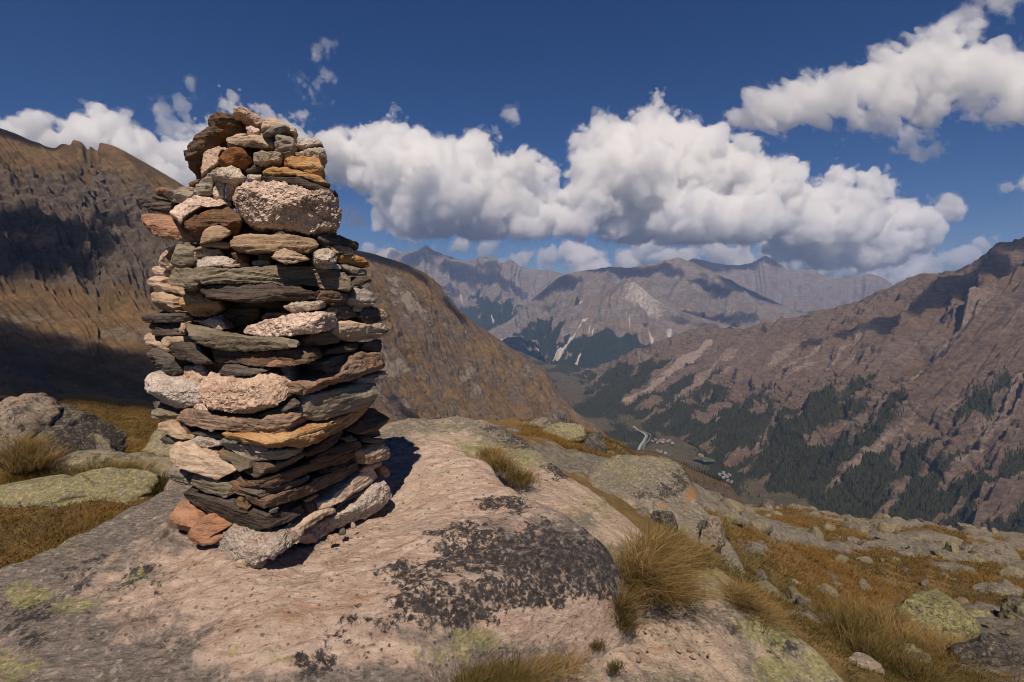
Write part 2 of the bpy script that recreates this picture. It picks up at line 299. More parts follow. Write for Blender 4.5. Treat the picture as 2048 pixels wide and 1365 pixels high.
def ground_z(x, y, rk=None):
    z = gt(gpar(x, y)) * (y + 4.5); s = np.clip(y / 10, .3, 8)
    p = np.stack([x, y, 0 * x], -1)
    z = z + s[...] * .10 * fbm(p / s[..., None] * .9, 5, seed=8) + np.minimum(s, 1.2) * .05 * fbm(p * 2.6, 3, seed=6)
    if rk is None: rk = rockiness(x, y)
    m = sstep(-.02, .16, rk) * sstep(-.1, .6, x / (y + 3) + .25)
    led = fbm(np.stack([(x * .8 + y * .6) * .4, (-x * .6 + y * .8) * 1.6, 0 * x], -1), 4, seed=12)
    return z + np.minimum(s, 1.3) * (.10 * m + m * .14 * (np.floor(led * 3) / 3))
na, ny_ = 760, 700
aa = np.linspace(-2.2, 2.2, na); yy = np.exp(np.linspace(np.log(1.2), np.log(430), ny_)) - 4.5
AA, YY = np.meshgrid(aa, yy, indexing='ij'); XX = AA * (YY + 4.5)
RK = rockiness(XX, YY); ZZ = ground_z(XX, YY, RK)
m = N('meadow_ground'); Pp = m.n('TexCoord').outputs['Object']; rk = m.attr('rock')
n1 = m.noise(Pp, .9, 7, .6); n2 = m.noise(Pp, 9, 7, .7); n3 = m.noise(Pp, 38, 5, .7); nl = m.noise(Pp, .22, 6, .6)
gr = m.ramp(m.math('MULTIPLY_ADD', n2, .55, m.math('MULTIPLY', n1, .5)), [(.33, (.050, .038, .012)), (.45, (.125, .082, .030)), (.56, (.190, .120, .042)), (.68, (.26, .18, .07))])
gr = m.mix(m.rng(nl, .45, .62, 0, .55), gr, (.22, .115, .038))
gr = m.mix(m.rng(m.noise(Pp, 2.1, 6, .65), .57, .7, 0, .7), gr, (.055, .058, .014))
rc = m.mix(m.rng(n2, .35, .65), (.12, .103, .083), (.27, .235, .19)); rc = m.mix(m.rng(n3, .52, .68, 0, .6), rc, (.045, .038, .034))
rc = m.mix(m.rng(m.noise(Pp, 5, 7, .7), .52, .66, 0, .6), rc, (.24, .225, .09))
rm = m.rng(m.math('ADD', rk, m.math('MULTIPLY_ADD', n2, .5, -.25)), -.01, .07)
MG = m.surf(m.mix(rm, gr, rc), .9, m.bump(m.math('MULTIPLY_ADD', n3, .5, m.math('MULTIPLY_ADD', n2, 1.4, 0)), .9, .05))
ro = RK * sstep(-.1, .6, AA + .25) - .35 * (1 - sstep(-.1, .5, AA + .25))
ground = mesh_obj('ground', np.stack([XX, YY, ZZ], -1).reshape(-1, 3), grid_faces(na, ny_), MG, col={'rock': ro.reshape(-1)}); tag(ground, kind='structure')
# ---------------------------------------------------------------- stones of the cairn
def stone_mat(name, c1, c2, c3=None, grain=60., layer=0., speck=0., lichen=0., rust=0., bump=.5, dark=(.02, .017, .015)):
    """rock: two base tones, foliation bands along local z, mineral specks, rust and lichen spots"""
    m = N(name); tc = m.n('TexCoord').outputs['Object']; rnd = m.n('ObjectInfo').outputs['Random']
    off = m.n('CombineXYZ', X=m.math('MULTIPLY', rnd, 37.), Y=m.math('MULTIPLY', rnd, 91.), Z=m.math('MULTIPLY', rnd, 53.))
    v = m.n('VectorMath', _operation='ADD', i0=tc, i1=off).outputs[0]
    wv = m.mapping(v, (1, 1, 5.5 if layer else 1.6), (3, 4, 0))
    big = m.noise(wv, 5, 5, .6, .3)
    col = m.mix(m.rng(big, .36, .62), tuple(x * .85 for x in c1), tuple(x * 1.1 for x in c2))
    fine = m.noise(wv, grain, 4, .65)
    col = m.mix(m.rng(fine, .35, .75, 0, .55), col, tuple(x * 1.55 for x in c2))
    col = m.mix(m.rng(m.noise(wv, grain * .6, 5, .7), .53, .72, 0, .6), col, tuple(x * .42 for x in c1))
    h = m.math('MULTIPLY_ADD', fine, .5, m.math('MULTIPLY', m.noise(v, 22, 8, .68), 1.2))
    if layer:
        lv = m.mapping(v, (2.2, 2.2, 62), (3, 4, 0)); ln = m.noise(lv, 1.0, 5, .6, .6)
        col = m.mix(m.rng(ln, .5, .7, 0, .5 * layer), col, tuple(x * .38 for x in c1))
        col = m.mix(m.rng(ln, .30, .46, .45 * layer, 0), col, tuple(x * 1.5 for x in c2))
        h = m.math('MULTIPLY_ADD', ln, 2.0 * layer, h)
    if c3 is not None:
        col = m.mix(m.rng(m.noise(v, 7, 6, .65, .5), .56, .68, 0, .85), col, c3)
    if speck:
        d = m.vor(v, 95, 'F1', 0); pk = m.rng(m.noise(v, 38, 3, .6), .5, .68)
        s = m.math('MULTIPLY', m.rng(d, .30, .42, 1, 0), pk)
        col = m.mix(m.math('MULTIPLY', s, speck), col, dark)
        s2 = m.rng(m.vor(m.mapping(v, (1, 1, 1), loc=(4, 2, 8)), 60), .18, .3, 1, 0)
        col = m.mix(m.math('MULTIPLY', s2, speck * .8), col, tuple(min(.7, x * 1.5 + .06) for x in c2))
        h = m.math('MULTIPLY_ADD', m.vor(v, 48, 'F1', 0), -.5, h)
    if rust:
        col = m.mix(m.math('MULTIPLY', m.rng(m.noise(v, 9, 6, .7), .52, .66), rust), col, (.30, .115, .032))
    if lichen:
        lz = m.rng(m.noise(v, 14, 6, .72), .60, .66)
        col = m.mix(m.math('MULTIPLY', lz, lichen), col, (.36, .33, .10))
        lz = m.rng(m.noise(m.mapping(v, (1, 1, 1), loc=(9, 1, 3)), 17, 6, .72), .60, .65)
        col = m.mix(m.math('MULTIPLY', lz, lichen), col, (.035, .03, .028))
    hs = m.n('HueSaturation', Color=col); m.set(hs.inputs['Value'], m.math('MULTIPLY_ADD', rnd, .5, .78)); m.set(hs.inputs['Saturation'], m.math('MULTIPLY_ADD', rnd, -.3, 1.12))
    return m.surf(hs.outputs[0], .8, m.bump(h, bump, .012))
SM = {
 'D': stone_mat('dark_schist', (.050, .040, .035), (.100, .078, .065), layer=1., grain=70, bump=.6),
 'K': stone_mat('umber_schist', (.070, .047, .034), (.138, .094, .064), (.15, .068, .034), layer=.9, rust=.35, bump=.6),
 'B': stone_mat('brown_schist', (.105, .066, .042), (.20, .130, .082), (.19, .080, .036), layer=.8, rust=.45, bump=.6),
 'U': stone_mat('rust_stone', (.20, .088, .042), (.27, .135, .070), (.11, .075, .055), layer=.25, rust=.5, bump=.6),
 'S': stone_mat('green_slate', (.135, .110, .080), (.195, .163, .118), (.17, .112, .066), layer=.35, grain=110, bump=.35),
 'P': stone_mat('pink_gneiss', (.36, .245, .180), (.47, .345, .265), (.40, .225, .135), grain=50, speck=.75, rust=.25, bump=.75),
 'W': stone_mat('pale_granite', (.28, .225, .19), (.38, .32, .275), (.34, .24, .18), grain=70, speck=.9, bump=.8),
 'L': stone_mat('lichened_gneiss', (.30, .245, .19), (.42, .35, .28), grain=60, speck=.8, lichen=.9, bump=.9),
 'T': stone_mat('tan_gneiss', (.275, .188, .125), (.37, .268, .185), (.29, .165, .09), layer=.45, bump=.5),
 'O': stone_mat('orange_gneiss', (.34, .185, .078), (.43, .27, .135), (.36, .13, .04), layer=.5, rust=.5, bump=.7),
 'G': stone_mat('grey_gneiss', (.155, .130, .108), (.225, .190, .155), layer=.6, bump=.5),
 'C': stone_mat('pebbly_conglomerate', (.29, .195, .140), (.44, .32, .245), (.24, .20, .18), grain=32, speck=.85, bump=1.0),
}
def cairn_surface(u, v, uc=None):
    """depth Y of the cairn's skin on the sight line through (u, v): two walls meeting at a rounded edge"""
    u = np.asarray(u, float); v = np.asarray(v, float)
    if uc is None:
        uc = np.interp(v, [215, 450, 560, 780, 880, 950, 1010, 1100], [610, 640, 640, 600, 560, 525, 530, 552])
    yc = np.interp(v, [215, 350, 480, 700, 950, 1100], [2.66, 2.58, 2.50, 2.45, 2.41, 2.41])
    r = ray(u, v); a = r[..., 0] / r[..., 1]; rc = ray(uc, v); ac = rc[..., 0] / rc[..., 1]
    def wall(dx, dy):                                               # plan line through (ac*yc, yc) along (dx, dy)
        return (ac * yc * dy - yc * dx) / (a * dy - dx)
    yl = wall(1.02, -.40); yr = wall(.32, .62)
    k = .035; h = np.clip(.5 + .5 * (yl - yr) / k, 0, 1)
    y = yr * (1 - h) + yl * h + k * h * (1 - h)
    y = y + .25 * sstep(345, 280, u) * .6
    return y
STONES = []
def stone(poly, kind, label, face='W', out=0.0, deep=None, edge=None, rough=1.0, az=None, name='cairn_stone', tilt=None, group=None, cat='stone'):
    rs = np.random.RandomState(len(STONES) * 7 + 3)
    p = np.asarray(poly, float)
    n0 = int(np.clip(np.linalg.norm(np.roll(p, -1, 0) - p, axis=1).sum() / 2.6, 44, 300))
    q = resample(p, n0)
    q = q * .8 + .10 * (np.roll(q, 1, 0) + np.roll(q, -1, 0))
    tg = np.roll(q, -1, 0) - np.roll(q, 1, 0); tg /= np.linalg.norm(tg, axis=1)[:, None] + 1e-9
    no = np.stack([tg[:, 1], -tg[:, 0]], -1); ar = (q[:, 0] * np.roll(q[:, 1], -1) - q[:, 1] * np.roll(q[:, 0], -1)).sum()
    q = q + no * np.sign(ar) * (.1 + .9 * gnoise(np.c_[q * .16, np.full(len(q), len(STONES) * 3.3)]))[:, None]    # chipped outline
    # medial line of the outline (image plane), the rings shrink towards it
    c = q.mean(0); ev, U = np.linalg.eigh(np.cov((q - c).T)); ax = U[:, 1]; pr = np.array([-ax[1], ax[0]])
    s, t = (q - c) @ ax, (q - c) @ pr
    hgt = t.max() - t.min(); s0, s1 = s.min() + .36 * hgt, s.max() - .36 * hgt
    if s1 <= s0: s0 = s1 = (s.min() + s.max()) / 2
    ms = np.linspace(s0, s1, 9); mt = []
    for x in ms:
        w_ = np.exp(-((s - x) / (.08 * (s.max() - s.min()) + 1e-6)) ** 2)
        up = t > np.interp(x, [s0, s1 + 1e-6], [t[np.argmin(s)], t[np.argmax(s)]])
        a_ = (t * w_ * up).sum() / max(1e-6, (w_ * up).sum()) if (w_ * up).sum() > .05 else t.max()
        b_ = (t * w_ * ~up).sum() / max(1e-6, (w_ * ~up).sum()) if (w_ * ~up).sum() > .05 else t.min()
        mt.append((a_ + b_) / 2)
    sc_ = np.clip(s, s0, s1); med = c + sc_[:, None] * ax + np.interp(sc_, ms, mt)[:, None] * pr
    cu, cv = c
    yc = float(cairn_surface(cu, cv)); kpx = yc / F
    hm = hgt * kpx; wm = (s.max() - s.min()) * kpx
    e = edge * .5 if edge is not None else min(.009, .14 * hm)
    out = out + rs.uniform(-.018, .018)
    T = deep if deep is not None else float(np.clip(.28 + .35 * wm, .22, .50))
    if face == 'L': az = -21
    if face == 'R': az = 60
    if face == 'F': az = 4
    tl = math.radians(rs.uniform(-7, 7) if tilt is None else tilt)
    def place(pts):                                                 # outline points -> skin of the cairn
        if az is None: Y = cairn_surface(pts[:, 0], pts[:, 1]) - out
        else:
            nx, ny = math.sin(math.radians(az)), -math.cos(math.radians(az)); nz = math.tan(tl)
            p0 = P(cu, cv, yc - out); d = ray(pts[:, 0], pts[:, 1]); nn = np.array([nx, ny, nz])
            return d * ((p0 @ nn) / (d @ nn))[:, None]
        return P(pts[:, 0], pts[:, 1], Y)
    if az is None:
        g = place(np.array([[cu - 4, cv], [cu + 4, cv]])); tx = g[1] - g[0]; inw = np.array([-tx[1], tx[0], 0]); inw /= np.linalg.norm(inw)
        if inw[1] < 0: inw = -inw
        rx_ = ray(cu, cv) * np.array([1, 1, 0]); inw = inw * .35 + rx_ / np.linalg.norm(rx_) * .65; inw /= np.linalg.norm(inw)
    else:
        inw = np.array([-math.sin(math.radians(az)), math.cos(math.radians(az)), 0])
        if face == 'F': inw = ray(cu, cv) * np.array([1, 1, 0]); inw /= np.linalg.norm(inw)
    nr = int(np.clip(hgt / 2 / 2.6, 5, 34))
    rings = []
    cen3 = place(med)
    K = 9; kp = q[rs.randint(len(q), size=K)] * .6 + med[rs.randint(len(q), size=K)] * .4; sl_ = rs.normal(size=(K, 2)) * np.array([.16, .34]) * rough
    def facet(p2):                                                  # chiselled front: lower envelope of tilted planes
        a_ = ((p2 - c) @ ax)[:, None] * kpx; b_ = ((p2 - c) @ pr)[:, None] * kpx; ka, kb = ((kp - c) @ ax) * kpx, ((kp - c) @ pr) * kpx
        return np.min((a_ - ka) * sl_[:, 0] + (b_ - kb) * sl_[:, 1], axis=1)
    f0 = facet(q).mean(); lim_ = min(.045, .30 * hm)
    for i in range(nr + 1):                                         # front: medial line -> outline
        f = 1 - i / nr; f = f ** 1.15
        pts = q * (1 - f) + med * f
        w3 = place(pts); d = np.linalg.norm(w3 - place(q), axis=1)
        dd = np.clip(d / e, 0, 1); sink = e * (1 - np.sqrt(np.clip(1 - (1 - dd) ** 2, 0, 1)))
        sink = sink - np.clip(d, 0, .09) * .05
        rings.append(w3 + inw * (sink - e * .55 - np.clip(facet(pts) - f0, -lim_, lim_))[:, None])
    last = rings[-1]; mid3 = place(med)
    ns = 9
    for i in range(1, ns + 1):                                      # sides
        f = i / ns; sh = 1 - .10 * f - .22 * f ** 3
        rings.append(mid3 + (last - mid3) * sh + inw * (T * f))
    bk = rings[-1]; bm = bk.mean(0)
    for f in (.6, .2): rings.append(bm + (bk - bm) * f + inw * .02)
    V = np.concatenate(rings); n = len(q)
    Fc = grid_faces(len(rings), n, True)
    # normals and displacement
    R = np.array(rings); du = np.roll(R, -1, 1) - np.roll(R, 1, 1); dv = np.gradient(R, axis=0)
    nrm = np.cross(dv, du); nrm /= np.linalg.norm(nrm, axis=2)[..., None] + 1e-12
    if (nrm[nr // 2] @ inw).mean() > 0: nrm = -nrm
    so_ = rs.uniform(-50, 50, 3)
    pl = R * np.array([1, 1, 1.0]) + so_
    # broken facets: cut by random planes near the front edges
    cen = R.reshape(-1, 3).mean(0)
    fr = R[:nr + 1].reshape(-1, 3)
    for _ in range(int(3 + 3 * rough)):
        k = rs.randint(len(fr)); a3 = rs.normal(size=3) * .55 - inw * .75 + np.array([0, 0, rs.uniform(-.7, .7)]); a3 /= np.linalg.norm(a3)
        lim = np.quantile(fr @ a3, rs.uniform(.86, .96)); ex = np.clip(R @ a3 - lim, 0, None); R = R - np.minimum(ex, .03)[..., None] * a3 * .85
    lay = fbm(pl * np.array([3, 3, 46.]), 3) if kind in 'DKBSGTO' else gnoise(pl * 30)
    amp = (.0042 * fbm(pl * 13, 2) * .9 + .0042 * fbm(pl * 34, 3) + .0030 * lay) * rough * min(1.0, hm / .06 + .25)
    if kind in 'PCWL': amp = amp + (.0046 if kind == 'C' else .0026) * rough * (np.abs(fbm(pl * 55, 2)) * 2 - .8) * min(1., hm / .05)
    if kind in 'DKBSGTO':                                            # cleavage ledges
        ph = R[..., 2] / (.020 + .012 * rs.rand()) + .9 * fbm(pl * np.array([4, 4, 7.]), 3) + rs.rand() * 9; fr_ = np.mod(ph, 1)
        amp = amp + .0048 * rough * min(1., hm / .10) * (sstep(0, .85, fr_) - sstep(.85, 1, fr_) - .5) * sstep(-.1, .35, fbm(pl * 5 + 3, 2) + .12)
    R = R + nrm * amp[..., None]
    V = R.reshape(-1, 3)
    base = len(V); V = np.vstack([V, bm[None] + inw * .02])
    k = (len(rings) - 1) * n; j = np.arange(n)
    cap = np.stack([k + j, k + (j + 1) % n, np.full(n, base)], -1)
    o = mesh_obj(name, V, [Fc, cap], SM[kind], smooth=False); recentre(o)
    STONES.append(o); tag(o, label, cat, group or 'stones of the cairn')
    return o
def A(l): return [(240 + x * .2832, 180 + y * .2832) for x, y in l]
def Bq(l): return [(240 + x * .2832, 500 + y * .2832) for x, y in l]
def Cq(l): return [(240 + x * .2832, 780 + y * .2832) for x, y in l]
# --- top of the cairn
stone(A([(445,440),(490,370),(560,290),(630,255),(625,200),(690,150),(760,165),(850,170),(900,215),(905,290),(830,310),(750,345),(690,395),(600,440),(580,560),(560,630),(520,635),(490,560),(480,500)]), 'K', 'big dark brown slab leaning on the very top of the cairn', 'F', -.10, deep=.25, rough=1.6, az=-8, tilt=-27)
stone(A([(795,125),(830,110),(880,125),(940,150),(1000,200),(1040,215),(1000,275),(940,230),(890,190),(850,165),(800,160)]), 'P', 'pinkish knobbly stone crowning the cairn, sloping down to the right', 'F', .0, deep=.2)
stone(A([(1000,225),(1040,205),(1110,205),(1180,230),(1240,270),(1260,300),(1230,320),(1150,280),(1060,265),(1000,280)]), 'T', 'tan curved slab just below the pink crowning stone', 'F', .0, deep=.25)
stone(A([(1005,315),(1080,255),(1130,235),(1190,250),(1210,270),(1120,300),(1050,320)]), 'G', 'grey wedge tucked under the tan curved slab at the top', 'F', .03, deep=.25)
stone(A([(895,260),(930,250),(990,285),(985,315),(900,315)]), 'P', 'small pale squarish stone between the leaning slab and the grey wedge', 'F', .02, deep=.15)
stone(A([(750,345),(830,310),(895,298),(905,320),(800,350)]), 'T', 'thin pale sliver on the long tan bar near the top', 'F', -.03, deep=.2)
stone(A([(750,350),(850,325),(970,317),(1090,335),(1102,370),(1090,410),(950,405),(800,402),(765,395)]), 'T', 'long tan bar of stone with orange grain near the top', 'F', .05, deep=.3)
stone(A([(1080,415),(1100,320),(1150,303),(1200,310),(1250,365),(1255,420),(1220,465),(1160,475),(1120,440)]), 'G', 'rounded grey stone standing upright right of the long tan bar', 'F', .0, deep=.25, edge=.05)
stone(A([(1240,335),(1300,330),(1420,350),(1440,385),(1400,400),(1290,415),(1250,400)]), 'W', 'whitish speckled stone at the upper right, uppermost of two', 'F', -.04, deep=.25)
stone(A([(1230,445),(1290,435),(1320,410),(1440,405),(1462,450),(1460,490),(1410,497),(1340,470),(1240,465)]), 'L', 'grey lichened stone under the whitish one at the upper right', 'F', -.02, deep=.25)
stone(A([(685,475),(720,425),(800,405),(860,420),(940,495),(930,520),(880,560),(790,545),(720,520)]), 'U', 'rusty red pointed stone below the long tan bar', 'F', .06, deep=.25, edge=.04)
stone(A([(940,440),(1000,430),(1130,435),(1155,480),(1145,505),(1000,515),(945,500)]), 'L', 'lichen spotted brick shaped stone right of the rusty red one', 'F', .05, deep=.25)
stone(A([(1150,530),(1170,480),(1260,465),(1400,480),(1425,530),(1460,590),(1450,612),(1380,605),(1280,570),(1200,545)]), 'O', 'blocky orange stone at the upper right of the cairn', 'F', .03, deep=.3)
stone(A([(1005,550),(1050,540),(1180,545),(1280,575),(1400,615),(1480,645),(1490,680),(1440,680),(1330,640),(1220,605),(1100,605),(1010,590)]), 'O', 'long thin orange slab beneath the blocky orange stone', 'F', .05, deep=.3)
stone(A([(1000,612),(1060,608),(1160,622),(1240,612),(1330,645),(1450,690),(1555,715),(1558,755),(1530,748),(1450,715),(1380,715),(1250,672),(1120,648),(1010,640)]), 'D', 'thin dark plate lying on the big pebbly block', 'F', .06, deep=.35)
stone(A([(880,570),(960,515),(1030,530),(1000,570),(900,582)]), 'D', 'small dark chip under the lichen spotted brick', 'F', .0, deep=.2)
stone(A([(585,490),(590,435),(690,395),(765,395),(720,430),(690,475),(715,520),(640,560),(575,615),(570,570)]), 'P', 'pale upright block in front of the leaning dark slab', 'F', .0, deep=.25, az=-15)
stone(A([(640,600),(720,540),(790,528),(850,560),(900,615),(870,640),(790,660),(700,630),(660,620)]), 'L', 'white and black mottled stone with yellow lichen above the pebbly block', 'F', .10, deep=.2, edge=.04)
stone(A([(515,715),(560,650),(640,580),(720,530),(722,548),(642,598),(680,640),(660,680),(655,740),(540,755)]), 'G', 'streaked slanting slab left of the white mottled stone', 'F', .04, deep=.25, az=-25)
stone(A([(480,660),(540,635),(575,622),(545,662),(510,677)]), 'B', 'small brown chip below the foot of the leaning slab', 'F', -.02, deep=.15)
stone(A([(655,745),(665,680),(690,640),(745,660),(740,765),(690,775)]), 'P', 'pink lump under the white mottled stone', 'F', .02, deep=.2)
stone(A([(738,665),(835,645),(825,690),(800,745),(750,768),(738,720)]), 'P', 'pink fragment wedged against the left end of the pebbly block', 'F', .0, deep=.2)
stone(A([(895,600),(960,593),(1002,600),(998,632),(930,635),(905,628)]), 'W', 'little pale stone resting on top of the pebbly block', 'F', .02, deep=.15)
stone(A([(800,740),(830,670),(900,635),(960,635),(1060,640),(1150,660),(1250,690),(1370,720),(1420,710),(1500,730),(1550,780),(1575,890),(1555,1000),(1500,1005),(1390,1020),(1250,1000),(1120,980),(980,970),(900,940),(850,880),(805,810),(785,765)]), 'C', 'biggest block of the cairn, pinkish pebbly conglomerate near the top', 'F', .07, deep=.5, edge=.075, rough=1.35, az=2, tilt=2)
stone(A([(850,395),(960,412),(965,520),(900,565),(845,500)]), 'K', 'dark stone seen only in the chink behind the rusty red pointed stone', 'F', -.07, deep=.25)
# --- left shoulder
stone(A([(243,720),(265,695),(320,690),(362,708),(330,737),(255,737)]), 'U', 'bright orange lump on the left shoulder of the cairn', 'L', .02, deep=.15)
stone(A([(300,715),(400,708),(520,715),(540,757),(430,795),(350,788),(310,750)]), 'G', 'grey block on the left shoulder under the pale flat chip', 'L', .03, deep=.3)
stone(A([(390,700),(440,683),(510,688),(522,712),(390,714)]), 'T', 'pale flat chip on the grey shoulder block', 'L', -.01, deep=.2)
stone(A([(210,747),(240,733),(312,745),(328,782),(250,774)]), 'D', 'small dark plate below the bright orange lump', 'L', .02, deep=.2)
stone(A([(85,770),(170,763),(280,775),(370,800),(402,832),(345,862),(230,842),(120,812)]), 'D', 'dark grey slab sticking out farthest to the left', 'L', .04, deep=.35)
stone(A([(190,845),(345,862),(400,840),(440,870),(350,900),(240,880)]), 'D', 'dark slab in shade under the sticking out slab', 'L', -.05, deep=.25)
stone(A([(350,880),(380,830),(470,770),(550,742),(640,755),(700,770),(780,765),(802,815),(740,805),(660,775),(600,805),(500,875),(440,925),(430,948),(400,912)]), 'P', 'pale pink slab draped like a roof over the brown block', 'F', .10, deep=.25, az=-18)
stone(A([(445,950),(560,880),(690,808),(740,803),(802,830),(850,890),(864,960),(852,1017),(800,1017),(700,957),(600,1032),(560,1057),(500,1002)]), 'B', 'large brown block under the pink roof slab', 'F', .06, deep=.3, az=-14, rough=1.3)
stone(A([(565,1090),(600,985),(640,950),(710,953),(780,998),(810,1030),(760,1052),(650,1077)]), 'T', 'tan pentagon shaped block left of the long smooth tan slab', 'F', .10, deep=.25, az=-12)
stone(A([(140,885),(200,873),(320,888),(410,920),(450,985),(540,1055),(562,1080),(420,1067),(300,1042),(220,992),(180,932)]), 'U', 'rusty boulder bulging out on the left side of the cairn', 'L', .05, deep=.35, edge=.05, rough=1.4)
# --- below the pebbly block
stone(A([(770,1080),(800,1035),(870,1018),(1050,1020),(1200,1022),(1380,1040),(1414,1080),(1400,1130),(1330,1152),(1150,1142),(960,1152),(850,1137),(790,1112)]), 'T', 'long smooth tan slab with rounded ends beneath the pebbly block', 'F', .09, deep=.4, edge=.04, rough=.8)
stone(A([(1090,1022),(1140,990),(1192,1024),(1150,1034)]), 'P', 'tiny pink wedge on the long smooth tan slab', 'F', .04, deep=.15)
stone(A([(510,1122),(600,1085),(700,1058),(770,1083),(778,1117),(720,1117),(640,1102),(540,1132)]), 'T', 'thin pale tan flake left of the long smooth slab', 'F', .07, deep=.25, az=-12)
stone(A([(250,1190),(300,1120),(380,1078),(422,1083),(342,1132),(352,1222),(362,1252),(320,1272),(280,1232)]), 'P', 'pale rough stone at the left edge beside the greenish boulder', 'L', .0, deep=.3)
stone(A([(340,1160),(400,1095),(470,1068),(517,1130),(532,1190),(512,1258),(370,1255)]), 'S', 'greenish brown upright boulder on the left end of the long grey slab', 'L', .05, deep=.25, edge=.04, rough=1.3)
stone(A([(500,1145),(600,1113),(700,1128),(745,1160),(600,1192),(530,1192)]), 'P', 'pink stone under the thin tan flake', 'F', .02, deep=.25, az=-12)
stone(A([(545,1200),(620,1163),(740,1173),(832,1210),(837,1237),(740,1244),(580,1254),(548,1258)]), 'W', 'white speckled stone lying on the long grey slab', 'F', .08, deep=.25, az=-10)
stone(A([(800,1160),(900,1143),(917,1210),(860,1238),(835,1202)]), 'B', 'small brown crumbling stone in the gap below the smooth tan slab', 'F', -.02, deep=.2)
stone(A([(975,1165),(1060,1148),(1092,1160),(1062,1212),(990,1200)]), 'B', 'brown stone deep in the gap left of the pinkish tan wedge', 'F', -.05, deep=.2)
stone(A([(920,1215),(980,1195),(1060,1212),(1060,1240),(920,1240)]), 'P', 'small pink flake lying in the gap on the long grey slab', 'F', .0, deep=.2)
stone(A([(730,1240),(830,1232),(900,1215),(925,1245),(730,1258)]), 'P', 'flat pink crumb in front of the crumbling brown stone', 'F', .05, deep=.2)
stone(A([(1055,1215),(1090,1150),(1170,1113),(1240,1138),(1340,1173),(1357,1200),(1342,1228),(1150,1228)]), 'T', 'pinkish tan wedge with a peak, on the long grey slab', 'F', .10, deep=.25, rough=1.3)
stone(A([(1350,1190),(1420,1120),(1480,1108),(1532,1160),(1547,1222),(1480,1230),(1400,1230)]), 'L', 'black and white banded stone right of the pinkish tan wedge', 'W', .0, deep=.25)
stone(A([(1390,1040),(1460,1013),(1560,1028),(1690,1083),(1707,1110),(1690,1132),(1600,1107),(1500,1102),(1440,1132)]), 'D', 'dark slab jutting out on the right below the pebbly block', 'W', -.10, deep=.3)
stone(A([(1480,1107),(1530,1094),(1600,1105),(1647,1140),(1600,1157),(1520,1153)]), 'O', 'small orange tan stone under the jutting dark slab', 'W', -.08, deep=.25)
stone(A([(1540,1160),(1660,1163),(1720,1193),(1757,1240),(1730,1254),(1600,1229),(1560,1223)]), 'O', 'orange brown stone at the right edge above the flat grey one', 'W', -.08, deep=.25)
stone(A([(1545,1237),(1600,1228),(1690,1253),(1762,1285),(1752,1308),(1650,1304),(1580,1273)]), 'S', 'flat grey green stone at the right edge below the orange brown one', 'W', -.08, deep=.25)
stone(A([(1380,1228),(1480,1220),(1540,1235),(1570,1268),(1440,1262)]), 'W', 'whitish crumb under the banded stone', 'W', -.02, deep=.2)
stone(A([(220,1250),(270,1243),(322,1290),(307,1318),(240,1303)]), 'P', 'small pink stone at the left tip of the long grey slab', 'L', .02, deep=.2)
# --- middle courses
stone(Bq([(300,240),(330,150),(370,125),(600,128),(830,128),(1000,120),(1100,95),(1260,105),(1440,125),(1600,140),(1662,200),(1672,250),(1620,292),(1500,274),(1350,259),(1200,254),(1000,234),(850,244),(650,244),(560,239),(540,277),(450,288),(330,266)]), 'S', 'longest slab of the cairn, grey green, across its middle', 'F', .09, deep=.5, az=-6, rough=1.3)
stone(Bq([(560,285),(600,255),(750,243),(980,228),(1200,253),(1380,298),(1422,290),(1382,342),(1300,362),(1150,358),(1000,373),(850,368),(700,353),(600,328)]), 'D', 'dark bluish tapering slab right under the longest slab', 'F', .12, deep=.4, az=-6)
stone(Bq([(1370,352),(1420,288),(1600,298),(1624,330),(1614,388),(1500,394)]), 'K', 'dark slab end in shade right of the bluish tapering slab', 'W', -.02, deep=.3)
stone(Bq([(180,220),(240,183),(292,200),(302,250),(442,285),(432,328),(300,273),(210,253)]), 'T', 'tan tapering stone poking out left of the longest slab', 'L', .03, deep=.3)
stone(Bq([(218,432),(228,298),(300,297),(412,338),(418,444),(330,444)]), 'T', 'square block with pale broken top under the tan tapering stone', 'L', .02, deep=.3)
stone(Bq([(430,360),(480,308),(580,308),(600,330),(700,360),(722,420),(660,462),(560,478),(490,473),(440,402)]), 'O', 'orange stained pink block below the left half of the bluish slab', 'W', .05, deep=.3, rough=1.3)
stone(Bq([(690,480),(780,418),(900,398),(1000,418),(1022,470),(960,512),(850,545),(760,562),(720,522)]), 'K', 'rough brown stone set back in the dark gap of the middle', 'W', -.06, deep=.2, rough=1.5)
stone(Bq([(1000,470),(1040,445),(1160,440),(1200,470),(1120,490),(1000,510)]), 'B', 'brown stone behind the upper edge of the pale pink slab', 'W', -.03, deep=.2)
stone(Bq([(850,582),(880,543),(1000,503),(1150,468),(1250,448),(1420,438),(1482,458),(1502,500),(1497,552),(1420,583),(1300,603),(1100,618),(950,615),(880,603)]), 'P', 'pale pink rough slab resting on the curved grey slab', 'W', .09, deep=.3, rough=1.5)
stone(Bq([(1140,405),(1200,378),(1340,363),(1422,368),(1417,417),(1350,428),(1220,453),(1170,432)]), 'L', 'lichened tan stone above the pale pink rough slab', 'W', .03, deep=.25)
stone(Bq([(470,572),(463,520),(500,513),(600,538),(700,578),(850,608),(1000,618),(1150,613),(1260,623),(1292,650),(1282,692),(1150,703),(1000,718),(880,723),(740,713),(600,684),(520,634)]), 'S', 'curved boat shaped grey green slab in the middle of the cairn', 'W', .11, deep=.35, edge=.03, rough=.8)
stone(Bq([(510,502),(600,498),(690,463),(732,510),(772,560),(700,567),(600,539)]), 'P', 'pink stone lying in the hollow of the curved slab', 'W', .05, deep=.25)
